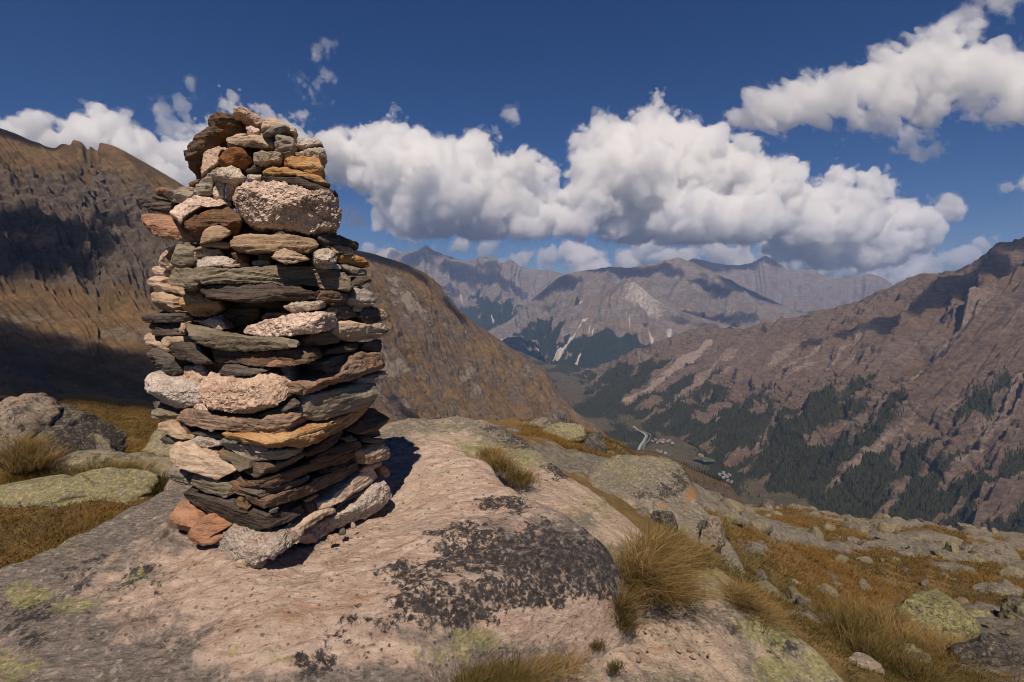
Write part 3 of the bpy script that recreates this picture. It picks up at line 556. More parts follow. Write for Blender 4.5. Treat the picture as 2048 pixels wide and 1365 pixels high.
stone(Bq([(398,572),(430,518),(462,513),(468,582),(430,590)]), 'P', 'small pink stone at the left tip of the curved slab', 'W', .08, deep=.2)
stone(Bq([(130,480),(180,448),(330,453),(482,453),(482,502),(440,518),(200,518),(150,502)]), 'D', 'black layered slab on the left, upper of the two', 'L', .05, deep=.3, rough=1.4)
stone(Bq([(170,520),(430,518),(412,572),(472,602),(380,608),(240,604),(200,557)]), 'D', 'black layered slab on the left, lower of the two', 'L', .02, deep=.3, rough=1.4)
stone(Bq([(165,600),(220,588),(252,640),(292,650),(332,702),(342,722),(260,704),(190,674)]), 'T', 'tan angular stone on the left under the black layered slabs', 'L', .03, deep=.25)
stone(Bq([(275,620),(470,610),(487,642),(380,662),(340,702),(300,662)]), 'T', 'flat tan stone right of the tan angular one on the left', 'L', .01, deep=.25)
stone(Bq([(350,702),(370,658),(480,648),(560,678),(600,738),(652,800),(662,822),(560,808),(400,774),(345,724)]), 'D', 'dark slab dotted with orange lichen left of the shaded slab', 'W', .04, deep=.3)
stone(Bq([(168,752),(200,698),(280,698),(360,738),(402,790),(422,872),(350,912),(280,874),(210,834)]), 'D', 'dark ribbed block at the left edge above the pinkish white block', 'L', .04, deep=.3, rough=1.4)
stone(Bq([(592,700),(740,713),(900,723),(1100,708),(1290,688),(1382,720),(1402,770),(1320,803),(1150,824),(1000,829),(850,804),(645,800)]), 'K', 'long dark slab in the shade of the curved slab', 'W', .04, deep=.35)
stone(Bq([(1020,825),(1100,780),(1250,763),(1292,795),(1200,813),(1080,830)]), 'U', 'reddish flake on the front edge of the shaded dark slab', 'W', .055, deep=.12)
stone(Bq([(680,872),(730,818),(830,810),(900,838),(1000,838),(1062,850),(1000,874),(890,890),(800,904),(730,894)]), 'D', 'dark nose shaped stone on top of the large pink block', 'W', .08, deep=.3)
stone(Bq([(203,858),(300,898),(430,918),(570,973),(584,1040),(562,1082),(430,1134),(370,1134),(290,1083),(213,1042)]), 'W', 'large pinkish white block at the left edge of the cairn', 'L', .05, deep=.35, edge=.035, rough=1.2)
stone(Bq([(443,902),(448,820),(600,818),(642,870),(590,950),(562,977),(450,932)]), 'P', 'rough pinkish stone between the two large pale blocks', 'W', -.03, deep=.25)
stone(Bq([(578,920),(620,883),(700,888),(850,903),(1000,878),(1170,893),(1222,980),(1182,1052),(1100,1112),(1000,1144),(900,1179),(780,1179),(680,1169),(610,1134),(578,1030)]), 'P', 'large coarse pink block in the middle of the lower cairn', 'W', .08, deep=.4, edge=.05, rough=2.0)
stone(Bq([(1120,885),(1130,828),(1192,828),(1224,952),(1190,910)]), 'G', 'grey stone standing in for shading in the crack behind the large coarse pink block', 'W', -.05, deep=.2)  # added recessed stone, its grey stands for the shading in this crack
# --- right wall
stone(Bq([(1238,982),(1260,948),(1380,918),(1500,898),(1560,818),(1680,738),(1730,723),(1890,728),(1922,780),(1917,832),(1800,864),(1600,924),(1480,964),(1350,1024),(1250,1042)]), 'B', 'big reddish brown slab on the right wall, rising to the right', 'R', .03, deep=.35, rough=1.3)
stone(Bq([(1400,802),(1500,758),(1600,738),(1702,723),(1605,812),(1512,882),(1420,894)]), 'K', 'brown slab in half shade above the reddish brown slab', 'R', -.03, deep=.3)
stone(Bq([(1668,942),(1700,908),(1850,857),(1894,868),(1889,908),(1800,939),(1690,953)]), 'G', 'slim grey stone at the right edge above the grey green block', 'R', .02, deep=.25)
stone(Bq([(1278,1112),(1288,1060),(1350,1023),(1500,983),(1700,943),(1832,933),(1840,1000),(1837,1087),(1700,1134),(1560,1164),(1400,1209),(1288,1209)]), 'S', 'large smooth grey green block on the right wall', 'R', .04, deep=.4, rough=.6)
stone(Bq([(1010,1362),(1100,1328),(1250,1258),(1450,1213),(1600,1168),(1800,1103),(1832,1110),(1817,1152),(1700,1219),(1560,1284),(1400,1349),(1300,1389),(1180,1389),(1080,1409),(1020,1384)]), 'O', 'long ochre slab rising steeply to the right edge', 'R', .06, deep=.35, rough=1.4)
stone(Bq([(383,1190),(450,1133),(600,1138),(640,1163),(760,1188),(860,1188),(1000,1198),(1100,1158),(1230,1128),(1272,1180),(1294,1240),(1240,1284),(1060,1324),(980,1314),(850,1279),(700,1274),(560,1264),(470,1254)]), 'B', 'long reddish brown slab carrying the large coarse pink block', 'W', .06, deep=.4, rough=1.3)
stone(Bq([(1285,682),(1290,618),(1500,568),(1552,640),(1542,662),(1400,684)]), 'K', 'brown stone in shade at the right end of the curved slab', 'W', -.02, deep=.3)
stone(Bq([(1505,582),(1540,508),(1640,498),(1780,538),(1900,558),(1924,590),(1892,622),(1780,629),(1650,654),(1560,654)]), 'T', 'tan brown slab jutting out at the right edge of the middle', 'R', .03, deep=.3)
stone(Bq([(1758,532),(1790,513),(1860,523),(1924,560),(1880,574)]), 'W', 'white flat chip on the jutting tan brown slab', 'R', .045, deep=.15)
stone(Bq([(1445,742),(1480,698),(1690,648),(1704,692),(1580,733)]), 'D', 'dark slab on the right wall under the jutting tan slab', 'R', .0, deep=.3)
stone(Bq([(1700,692),(1710,648),(1850,628),(1862,690),(1852,722),(1740,724)]), 'D', 'dark block at the right edge under the jutting tan slab', 'R', .0, deep=.3)
stone(Bq([(1680,462),(1720,418),(1800,393),(1864,502),(1760,518),(1700,504)]), 'D', 'dark triangular stone above the jutting tan slab', 'R', .0, deep=.3)
stone(Bq([(1815,408),(1870,428),(1894,470),(1866,514)]), 'P', 'pink stone behind the dark triangular stone at the right edge', 'R', -.06, deep=.2)
stone(Bq([(1618,372),(1680,268),(1730,258),(1802,340),(1816,382),(1740,412),(1640,394)]), 'G', 'purplish grey stone tilted at the right edge of the upper middle', 'R', .02, deep=.3)
stone(Bq([(1640,397),(1722,393),(1704,442),(1660,434)]), 'W', 'whitish fragment below the tilted purplish grey stone', 'R', .01, deep=.2)
stone(Bq([(1655,245),(1720,188),(1778,210),(1774,227),(1690,256)]), 'D', 'dark stone just right of the end of the longest slab', 'R', -.02, deep=.3)
stone(Bq([(1425,452),(1430,393),(1640,393),(1684,462),(1600,494),(1510,494)]), 'D', 'dark stone in shade above the pale pink slab, on the right', 'R', -.03, deep=.3)
stone(Bq([(222,1132),(260,1118),(340,1143),(404,1170),(404,1202),(330,1214),(240,1204)]), 'S', 'grey green stone at the left edge below the pinkish white block', 'L', .02, deep=.25)
stone(Bq([(218,1060),(300,1088),(342,1132),(290,1144),(235,1124)]), 'D', 'dark stone squeezed under the pinkish white block at the left', 'L', -.01, deep=.25)
stone(Bq([(938,1192),(1000,1158),(1140,1108),(1220,1058),(1268,1080),(1264,1112),(1150,1144),(1020,1194)]), 'D', 'thin dark slab under the right end of the coarse pink block', 'W', .01, deep=.3)
stone(Bq([(510,1115),(545,1090),(600,1095),(640,1140),(560,1135)]), 'P', 'small pink stone between the pale blocks and the long brown slab', 'W', .03, deep=.2)
# --- lower courses
stone(Cq([(230,260),(290,226),(370,243),(440,308),(494,357),(430,348),(330,313),(260,293)]), 'T', 'pale tan banded stone at the left edge of the lower cairn', 'L', .04, deep=.3)
stone(Cq([(268,342),(300,323),(450,343),(474,365),(400,388),(310,378)]), 'D', 'dark grey stone under the pale tan banded one', 'L', .01, deep=.25)
stone(Cq([(378,215),(430,198),(470,258),(514,310),(494,354),(430,293)]), 'K', 'dark brown stone left of the long reddish brown slab', 'L', -.01, deep=.25)
stone(Cq([(508,302),(570,288),(690,298),(744,340),(690,354),(570,334)]), 'D', 'thin dark plate below the long reddish brown slab', 'W', .02, deep=.25)
stone(Cq([(488,370),(540,333),(620,343),(690,368),(704,412),(600,419),(530,404)]), 'W', 'small white speckled stone on the big tan slab', 'W', .05, deep=.2)
stone(Cq([(693,365),(800,323),(890,313),(894,347),(800,383),(720,396)]), 'G', 'small grey stone with an orange side beside the tan wedge', 'W', .06, deep=.2)
stone(Cq([(898,360),(940,328),(1000,343),(1052,430),(1042,448),(960,434),(905,398)]), 'T', 'tan wedge hanging over the edge under the ochre slab', 'W', .08, deep=.2)
stone(Cq([(303,400),(330,373),(430,378),(480,368),(560,408),(640,448),(700,468),(842,570),(780,613),(690,644),(600,604),(470,554),(400,534),(330,474)]), 'T', 'big smooth tan slab dipping to the right, on the lower left', 'W', .07, deep=.35, edge=.03, rough=.9)
stone(Cq([(698,395),(740,378),(900,373),(960,418),(1100,428),(1240,408),(1292,430),(1200,473),(1050,504),(940,524),(850,484),(760,444)]), 'G', 'grey tan slab with a blunt prow at the lower corner, uppermost there', 'W', .05, deep=.35)
stone(Cq([(648,482),(720,453),(800,478),(900,508),(944,542),(850,569),(780,514)]), 'S', 'grey plate leaning on the big smooth tan slab', 'W', .06, deep=.25)
stone(Cq([(888,582),(960,538),(1080,518),(1200,488),(1300,458),(1324,438),(1294,483),(1200,533),(1080,584),(950,629)]), 'K', 'brown slab second below the ochre slab at the corner', 'W', .04, deep=.35)
stone(Cq([(1298,462),(1400,388),(1560,283),(1604,300),(1564,353),(1420,434),(1330,474)]), 'K', 'dark thin slab directly under the ochre slab on the right wall', 'R', .01, deep=.3)
stone(Cq([(1338,492),(1440,428),(1600,368),(1690,353),(1709,400),(1640,434),(1500,474),(1350,519)]), 'K', 'dark slab left of the rounded pinkish brown stone', 'R', .02, deep=.3)
stone(Cq([(780,622),(850,622),(900,640),(960,660),(1100,598),(1250,538),(1400,508),(1560,453),(1660,443),(1672,490),(1580,534),(1440,564),(1250,614),(1100,674),(1000,709),(940,724),(880,694),(830,660)]), 'K', 'dark bent slab around the corner with a rusty stain', 'W', .04, deep=.35)
stone(Cq([(968,742),(1000,708),(1200,648),(1340,603),(1344,632),(1200,694),(1060,744),(1000,764)]), 'D', 'thin dark slab on the right wall between two longer ones', 'R', .03, deep=.3)
stone(Cq([(1398,582),(1440,558),(1640,498),(1660,510),(1600,563),(1430,604)]), 'D', 'thin dark slab left of the pink thin stone on the right wall', 'R', .0, deep=.3)
stone(Cq([(850,752),(920,743),(990,763),(1080,738),(1250,688),(1400,608),(1560,578),(1650,528),(1699,523),(1694,572),(1580,644),(1420,704),(1280,764),(1160,804),(1080,834),(1000,849),(900,814)]), 'K', 'longest dark brown slab of the right wall, wrapping the corner', 'W', .06, deep=.4)
stone(Cq([(478,590),(520,573),(620,598),(720,638),(802,680),(814,730),(802,773),(690,749),(570,729),(500,714)]), 'S', 'grey green block below the big smooth tan slab', 'L', .05, deep=.35, rough=.8)
stone(Cq([(738,692),(780,638),(870,658),(954,730),(930,743),(850,743),(770,714)]), 'B', 'brown stone right of the grey green block near the base', 'W', .02, deep=.25)
stone(Cq([(1683,482),(1700,418),(1800,373),(1880,358),(1919,390),(1922,450),(1892,494),(1780,519),(1700,539)]), 'T', 'rounded pinkish brown stone at the lower right edge', 'R', .04, deep=.3, edge=.04)
stone(Cq([(1706,372),(1720,328),(1864,350),(1844,379)]), 'D', 'small dark plate on the rounded pinkish brown stone', 'R', .02, deep=.25)
stone(Cq([(1688,562),(1750,533),(1864,514),(1854,544),(1700,582)]), 'P', 'thin pink stone under the rounded pinkish brown one', 'R', .03, deep=.25)
stone(Cq([(1398,792),(1480,768),(1540,688),(1620,638),(1750,568),(1842,543),(1849,622),(1740,694),(1600,764),(1480,824),(1403,849)]), 'T', 'flat faced pinkish tan block low on the right wall', 'R', .04, deep=.35, rough=.8)
stone(Cq([(1840,540),(1870,528),(1899,575),(1894,607),(1848,626)]), 'U', 'small reddish stone at the right end of the pinkish tan block', 'R', .0, deep=.2)
stone(Cq([(1518,842),(1560,778),(1720,703),(1744,715),(1680,763),(1550,854)]), 'D', 'dark wedge on the pale granite block at the right base', 'R', .04, deep=.3)
stone(Cq([(1298,792),(1390,768),(1404,852),(1330,889),(1308,832)]), 'D', 'squarish dark stone between the base slab and the tan block', 'R', .02, deep=.3)
stone(Cq([(1288,782),(1390,733),(1414,745),(1320,794)]), 'B', 'small brown chip above the squarish dark stone', 'R', .02, deep=.2)
stone(Cq([(440,772),(438,705),(500,698),(570,728),(800,773),(870,838),(980,868),(1090,868),(1200,838),(1290,793),(1334,840),(1334,892),(1280,924),(1180,974),(1080,1029),(980,1024),(870,1004),(760,964),(640,919),(540,854),(460,794)]), 'D', 'massive dark base slab with a sharp front corner', 'W', .03, deep=.5, edge=.012, rough=.7)
stone(Cq([(1368,1062),(1380,988),(1500,898),(1650,788),(1760,688),(1870,638),(1909,740),(1894,812),(1800,874),(1650,944),(1530,1014),(1430,1084),(1390,1090)]), 'W', 'long pale granite block with orange lichen at the right base', 'R', .04, deep=.4, edge=.014, rough=1.6)
stone(Cq([(1010,1052),(1150,1008),(1290,948),(1360,888),(1500,828),(1540,828),(1549,872),(1480,894),(1380,954),(1280,1004),(1160,1059),(1050,1089),(1020,1074)]), 'T', 'flat tan slab jutting from under the massive dark base slab', 'R', .02, deep=.25, edge=.008)
stone(Cq([(363,1012),(400,898),(420,788),(470,788),(560,858),(640,908),(644,992),(520,1019),(440,1024),(400,1029)]), 'U', 'reddish brown foot stone at the left base', 'L', -.02, deep=.35)
stone(Cq([(518,992),(560,868),(640,888),(652,918),(762,968),(682,1012),(742,1042),(690,1074),(620,1089),(560,1064)]), 'U', 'rusty foot stone with a whitish patch at the left base', 'L', .05, deep=.3, edge=.04)
stone(Cq([(655,1022),(690,983),(760,963),(784,1000),(700,1040)]), 'D', 'small dark stone on the rusty foot stone', 'W', .01, deep=.2)
stone(Cq([(638,1192),(638,1110),(700,1058),(760,998),(830,1008),(950,1038),(1060,1058),(1200,1048),(1282,1018),(1274,1062),(1210,1084),(1180,1144),(1100,1224),(950,1230),(800,1230),(700,1214)]), 'W', 'white granite foot stone at the front base of the cairn', 'W', .09, deep=.2, edge=.014, rough=1.5, tilt=0)
stone(Cq([(1205,1085),(1270,1008),(1370,988),(1384,1080),(1300,1090)]), 'P', 'pink foot stone in shade between the white and the long pale one', 'R', -.02, deep=.3)
stone(Cq([(338,562),(380,528),(480,573),(494,642),(484,684),(360,664)]), 'G', 'dark layered stone at the left edge under the big tan slab', 'L', -.05, deep=.3)
stone(Cq([(1568,342),(1640,323),(1684,355),(1600,369)]), 'D', 'little dark chip under the ochre slab on the right', 'R', .0, deep=.2)
stone(Cq([(1590,290),(1700,228),(1830,138),(1884,200),(1874,252),(1780,304),(1700,314)]), 'K', 'dark brown stone at the right edge below the ochre slab', 'R', -.03, deep=.3)
stone(Cq([(1690,310),(1780,285),(1835,290),(1840,335),(1720,330)]), 'D', 'dark stone filling the gap above the small dark plate at the right', 'R', -.04, deep=.25)
stone(Cq([(1056,842),(1132,828),(1104,873),(1062,873)]), 'G', 'tiny grey chip on the massive dark base slab', 'W', .07, deep=.12)
stone(Cq([(815,782),(850,768),(914,840),(892,864),(830,814)]), 'B', 'small brown stone on the upper edge of the massive base slab', 'W', .04, deep=.2)
stone(Cq([(655,455),(720,420),(760,440),(720,470)]), 'B', 'small brown chip on the big tan slab under the grey prow', 'W', .03, deep=.2)
# rubble inside, seen only through the gaps
th = np.linspace(0, 2 * np.pi, 60, endpoint=False); zz = np.linspace(-1.22, .80, 60)
ax_ = np.interp(zz, [-1.3, -.2, .3, .6], [-1.40, -1.42, -1.46, -1.36]); rx = np.interp(zz, [-1.3, 0, .2, .45, .70, .82], [.40, .42, .34, .24, .16, .05])
R_ = np.stack([ax_[:, None] + rx[:, None] * np.sign(np.cos(th)) * np.abs(np.cos(th)) ** .75, 3.10 + .80 * rx[:, None] * np.sign(np.sin(th)) * np.abs(np.sin(th)) ** .75, np.repeat(zz[:, None], 60, 1)], -1)
R_[..., :2] += (.05 * fbm(R_ * 9, 3))[..., None]
core = mesh_obj('rubble', R_.reshape(-1, 3), grid_faces(60, 60, True), SM['B']); recentre(core)
tag(core, 'dark loose rubble filling the inside of the cairn', 'rubble', kind='stuff')
# ---------------------------------------------------------------- boulders and loose stones
BM = outcrop_mat('boulder_rock', (.20, .155, .12), (.28, .225, .175), (.15, .13, .105), rot=10, grain=26)
def rockmesh(w, d, h, seed, det=40, facets=9, rough=1.0, lean=0.0, layer=0.0):
    rs = np.random.RandomState(seed); n, k = det * 2, det
    th = np.linspace(0, 2 * np.pi, n, endpoint=False); ph = np.linspace(-np.pi / 2 + .02, np.pi / 2 - .02, k)
    T_, H_ = np.meshgrid(th, ph, indexing='ij'); e = .72
    sg = lambda c, p: np.sign(c) * np.abs(c) ** p
    D = np.stack([sg(np.cos(T_), e) * sg(np.cos(H_), .6), sg(np.sin(T_), e) * sg(np.cos(H_), .6), sg(np.sin(H_), .8)], -1)
    for _ in range(facets):
        a = rs.normal(size=3); a[2] = abs(a[2]) * .8; a /= np.linalg.norm(a); lim = rs.uniform(.54, .84); ex = np.clip(D @ a - lim, 0, None); D = D - ex[..., None] * a * .93
    D = D * np.array([w / 2, d / 2, h / 2]) + np.array([0, 0, h / 2])
    s = (w * d * h) ** (1 / 3); q = D / s + seed * 3.7
    nr = D - np.array([0, 0, h / 2]); nr /= np.linalg.norm(nr, axis=-1, keepdims=True) + 1e-9
    D = D + nr * (s * rough * (.09 * fbm(q * 1.7, 4) + .03 * fbm(q * np.array([4, 4, 14.]), 3) + layer * .03 * np.floor(3 * gnoise(q * np.array([2, 2, 9.])))))[..., None]
    D[..., 0] += lean * D[..., 2]
    V = D.reshape(-1, 3); Fc = grid_faces(n, k)
    lastcol = np.stack([(n - 1) * k + np.arange(k - 1), (n - 1) * k + np.arange(1, k), np.arange(1, k), np.arange(k - 1)], -1)
    i = np.arange(n); b, t = len(V), len(V) + 1
    V = np.vstack([V, D[:, 0].mean(0), D[:, -1].mean(0)])
    return V, [np.concatenate([Fc, lastcol])[:, ::-1], np.concatenate([np.stack([i * k, ((i + 1) % n) * k, np.full(n, b)], -1)[:, ::-1], np.stack([((i + 1) % n) * k + k - 1, i * k + k - 1, np.full(n, t)], -1)[:, ::-1]])]
def boulder(u, v, wpx, hpx, Y, label, seed, dr=.8, yaw=0., mat=None, yel=.3, blk=.3, fresh=.2, name='boulder', group=None, cat='boulder', det=44, sink=.18, **kw):
    k = Y / F; w, h = wpx * k, hpx * k * 1.12
    V, Fc = rockmesh(w, w * dr, h * (1 + sink), seed, det, **kw)
    o = mesh_obj(name, V, Fc, mat or BM, col={'yel': np.full(len(V), yel), 'blk': np.full(len(V), blk), 'fresh': np.full(len(V), fresh), 'org': np.zeros(len(V))})
    p = P(u, v, Y); o.location = (float(p[0]), float(p[1]) + w * dr * .3, float(p[2]) - h * sink * 1.1); o.rotation_euler = (0, 0, math.radians(yaw))
    return tag(o, label, cat, group)
boulder(12, 905, 150, 98, 6.0, 'big pinkish boulder cut by the left edge of the photo, dark on top', 3, dr=.9, fresh=.9, yel=.1, blk=.45)
boulder(128, 922, 190, 108, 6.3, 'large dark boulder with a steep right side, behind the grass on the left', 8, dr=.8, fresh=.2, yel=.35, blk=.75, lean=-.25)
boulder(222, 918, 42, 50, 6.1, 'small tan leaning stone right of the large dark boulder', 12, dr=.5, fresh=.3, yel=.4, lean=-.45)
boulder(5, 925, 75, 34, 5.5, 'low grey stone at the left edge under the dry grass', 15, dr=.8, fresh=.3)
boulder(105, 1022, 330, 62, 4.75, 'flat yellow lichened rock slab lying in the brown grass on the left', 19, dr=.5, yel=.62, blk=.3, fresh=.25, det=70, facets=8, sink=.35, rough=1.2)
boulder(235, 958, 300, 44, 5.7, 'long low lichen covered ledge behind the green tuft', 23, dr=.4, yel=.5, blk=.5, fresh=.5, det=60, sink=.5)
boulder(300, 932, 170, 70, 7.6, 'yellowish sloping slab half hidden by the cairn', 27, dr=.6, yel=.5, blk=.15, fresh=.35, det=50, lean=.4, sink=.3)
boulder(350, 985, 60, 30, 4.4, 'small pale flat rock in the grass just left of the cairn foot', 29, dr=.6, yel=.2, fresh=.5)
# right hand meadow
boulder(1862, 1300, 210, 84, 5.2, 'large dark rounded boulder with yellow green lichen in the lower right meadow', 33, dr=.75, yel=.66, blk=.7, det=60, facets=5, sink=.3)
boulder(1968, 1252, 78, 30, 6.2, 'flat lichened block sitting behind the large dark boulder', 35, dr=.5, yel=.6, blk=.4, facets=14)
boulder(2046, 1256, 70, 46, 6.0, 'rounded boulder cut by the right edge of the photo', 37, yel=.5, blk=.5)
boulder(1795, 1315, 70, 40, 4.9, 'pointed grey stone left of the large dark boulder', 39, yel=.5, blk=.5, facets=14)
boulder(1812, 1352, 130, 50, 4.1, 'long lichen spotted rock at the bottom edge of the meadow', 41, dr=.5, yel=.5, blk=.5, lean=.3)
boulder(2010, 1352, 150, 70, 4.2, 'dark ridged rock in the bottom right corner', 43, dr=.6, yel=.35, blk=.8)
boulder(1745, 1365, 90, 40, 3.6, 'pale rounded rock at the bottom edge beside the lichen ridge', 47, yel=.2, fresh=.5)
boulder(1533, 1052, 34, 46, 19.5, 'upright leaning slab of the rock pile on the meadow edge', 51, dr=.5, yel=.6, facets=16, lean=.2)
boulder(1563, 1062, 22, 54, 19.0, 'narrow tilted slab right of the upright one on the meadow edge', 53, dr=.7, yel=.55, facets=16, lean=-.45)
boulder(1582, 1064, 18, 44, 18.6, 'thin lichened splinter of rock, last of the pile on the meadow edge', 55, dr=.8, yel=.7, facets=16, lean=-.5)
boulder(1536, 1018, 34, 16, 20.0, 'flat cap stone bridging the rock pile on the meadow edge', 57, dr=.6, blk=.6, facets=14)
boulder(1502, 1046, 60, 34, 20.5, 'broad slab left of the rock pile on the meadow edge', 59, dr=.6, yel=.3, facets=14)
boulder(1618, 1136, 32, 26, 11.5, 'pale pointed stone alone in the orange grass of the meadow', 61, yel=.5, facets=16)
boulder(1645, 1172, 26, 22, 9.0, 'dark pointed stone in the meadow, downhill from the pale pointed one', 63, blk=.7, facets=16)
boulder(1590, 1112, 36, 22, 13.0, 'dark stone above the pale pointed stone in the meadow', 65, blk=.6, facets=12)
boulder(1540, 1122, 32, 14, 10.5, 'low flat stone in the grass near the humped rock', 67, facets=12)
boulder(1602, 1192, 60, 20, 6.8, 'tan flat stone half sunk in orange grass beside the lichen ridge', 69, fresh=.5, facets=12)
boulder(1682, 1208, 30, 16, 7.0, 'dark wedge stone in the green grass of the meadow', 71, blk=.8, facets=12)
boulder(1630, 1052, 50, 22, 19, 'grey ledge stone right of the rock pile', 73, yel=.4, facets=12)
boulder(1190, 905, 62, 36, 11.8, 'dark craggy rock on the grassy knoll', 75, blk=.65, facets=14)
boulder(1128, 885, 90, 36, 13.0, 'pale lichened slab on the side of the grassy knoll', 77, dr=.7, yel=.6, facets=10)
boulder(1080, 862, 60, 22, 14.0, 'grey slab on top of the grassy knoll', 79, dr=.7, yel=.4, facets=12)
boulder(1335, 1060, 58, 36, 5.45, 'dark rock at the foot of the humped grey rock', 81, blk=.85, facets=12)
boulder(1430, 1090, 60, 60, 5.35, 'pale rough block below the orange stained side', 83, fresh=.6, blk=.5, facets=12)
# stones strewn over the meadow: each one an object
protos = []
for k in range(7):
    V, Fc = rockmesh(1, [.7, .55, .8, .6, .5, .75, .65][k], [.42, .5, .3, .6, .35, .45, .28][k], 200 + k, 20, facets=12)
    me_o = mesh_obj('meadow_stone', V, Fc, BM, col={'yel': np.full(len(V), [.3, .5, .4, .55, .2, .45, .5][k]), 'blk': np.full(len(V), [.4, .3, .5, .4, .6, .3, .45][k]), 'fresh': np.full(len(V), .25), 'org': np.zeros(len(V))})
    protos.append(me_o)
rs = np.random.RandomState(5); placed = 0; used = [False] * 7
while placed < 190:
    Y = 4.2 * (26 / 4.2) ** rs.rand(); uu = rs.uniform(1440, 2090); x = (uu - CU) / F * Y * 1.04
    z = float(ground_z(np.array([x]), np.array([Y]))[0])
    dd = np.array([x, Y * cT - z * sT, 0]); yc_ = Y * cT - z * sT; zc_ = Y * sT + z * cT
    uu, vv = CU + F * x / yc_, CV - F * zc_ / yc_
    if uu < 1460 or uu > 2048 or vv > 1360 or vv < 1015 or (vv - 1365) > (uu - 1700) * .9 or uu < 1480 + (vv - 1130) * .95: continue
    k = rs.randint(7); s = (.10 + .46 * rs.rand() ** 2.2) * (Y / 8) ** .62
    if not used[k]: o = protos[k]; used[k] = True
    else: o = protos[k].copy(); COL.objects.link(o)
    o.location = (x, Y, z - s * .10); o.scale = (s, s, s); o.rotation_euler = (rs.uniform(-.25, .25), rs.uniform(-.25, .25), rs.uniform(0, 6.3)); placed += 1
    tag(o, 'one of the many loose grey stones strewn over the brown meadow', 'stone', 'loose stones strewn over the meadow')
# broad slabs breaking through the turf
for i, (u, v, w, h, Y, lb) in enumerate([(1640,1100,110,20,14,'flat grey slab in the turf below the rock pile'),(1720,1075,120,20,17,'long flat slab near the upper edge of the meadow'),(1860,1092,150,20,17,'wide grey slab near the upper edge of the meadow, toward the right'),(1980,1120,140,22,15,'pale flat slab below the far edge at the right of the meadow'),(1790,1130,130,24,12,'sloping grey slab in the middle of the meadow'),(1900,1160,150,26,10,'broad grey slab in the turf right of the middle of the meadow'),(1745,1180,120,24,9,'tilted slab with grass around it in the middle of the meadow'),(2010,1200,110,30,8,'large flat slab near the right edge above the lichened block'),(1870,1205,110,22,8.2,'low grey slab just above the large dark boulder'),(1700,1150,90,18,10.5,'small flat slab left of the sloping grey slab')]):
    boulder(u, v, w, h, Y, lb, 300 + i, dr=.55, yel=.35, blk=.35, fresh=.15, name='flat_rock', cat='rock', facets=10, sink=.5, det=40, lean=.3)
# chips at the foot of the cairn
boulder(500, 1128, 66, 20, 2.36, 'flat tan flake lying on the outcrop left of the white foot stone', 401, dr=.5, yel=0, blk=0, fresh=.9, name='flake', cat='stone', facets=8, sink=.5, det=24, mat=SM['T'])
boulder(662, 1086, 20, 13, 2.58, 'small pale pebble at the right foot of the cairn, left one', 402, yel=0, blk=0, fresh=.9, name='pebble', cat='stone', det=16, mat=SM['P'])
boulder(684, 1070, 18, 11, 2.64, 'small dark pebble at the right foot of the cairn, middle one', 403, yel=0, blk=0, name='pebble', cat='stone', det=16, mat=SM['D'])
boulder(707, 1056, 12, 10, 2.70, 'tiny white pebble at the right foot of the cairn', 404, yel=0, blk=0, name='pebble', cat='stone', det=14, mat=SM['W'])
peb = []
for q in range(3):
    V, Fc = rockmesh(1, [.7, .85, .6][q], [.6, .5, .45][q], 240 + q, 14, facets=10); peb.append(mesh_obj('pebble', V, Fc, [SM['P'], SM['W'], SM['T']][q]))
rs = np.random.RandomState(77); k = 0
while k < 60:
    u, v = rs.uniform(1180, 1420), rs.uniform(1215, 1365); Y = 2.45
    for _ in range(6): d = ray(u, v); p = d * (Y / d[1]); Y *= float(sec_f(p[None, :2])[0]) / p[2]
    d = ray(u, v); p = d * (Y / d[1])
    if poly_dist(p[None, :2], main_out)[0] > -.06: continue
    o = peb[k]if k < 3 else peb[k % 3].copy(); s = .010 + .030 * rs.rand() ** 2.5
    if k > 2: COL.objects.link(o)
    o.location = (p[0], p[1], p[2] - s * .1 + .008); o.scale = (s, s, s * .9); o.rotation_euler = (rs.uniform(-.3, .3), rs.uniform(-.3, .3), rs.uniform(0, 6.3)); k += 1
    tag(o, 'one of the many small pebbles on the soil below the black nosed outcrop', 'pebble', 'pebbles below the outcrop')
# ---------------------------------------------------------------- mountains: closed sheets lofted from crest to foot, then eroded
def crv(pts, n, c=None):
    """resample a polyline with smooth interpolation; param by cumulative length in the first three columns"""
    p = np.asarray(pts, float); t = np.r_[0, np.cumsum(np.linalg.norm(np.diff(p[:, :3], axis=0), axis=1))] if c is None else c
    u = np.linspace(0, t[-1], n); m = np.gradient(p, t, axis=0)
    k = np.clip(np.searchsorted(t, u, 'right') - 1, 0, len(t) - 2); h = (t[k + 1] - t[k])[:, None]; f = ((u - t[k])[:, None]) / h
    h00, h10, h01, h11 = 2 * f**3 - 3 * f**2 + 1, f**3 - 2 * f**2 + f, -2 * f**3 + 3 * f**2, f**3 - f**2
    return h00 * p[k] + h10 * h * m[k] + h01 * p[k + 1] + h11 * h * m[k + 1]
def smoothrow(a, k):
    if k < 1: return a
    w = np.hanning(2 * k + 3)[1:-1]; w /= w.sum(); ap = np.concatenate([np.repeat(a[:1], k, 0), a, np.repeat(a[-1:], k, 0)])
    return np.stack([np.convolve(ap[:, i], w, 'valid') for i in range(a.shape[1])], -1)
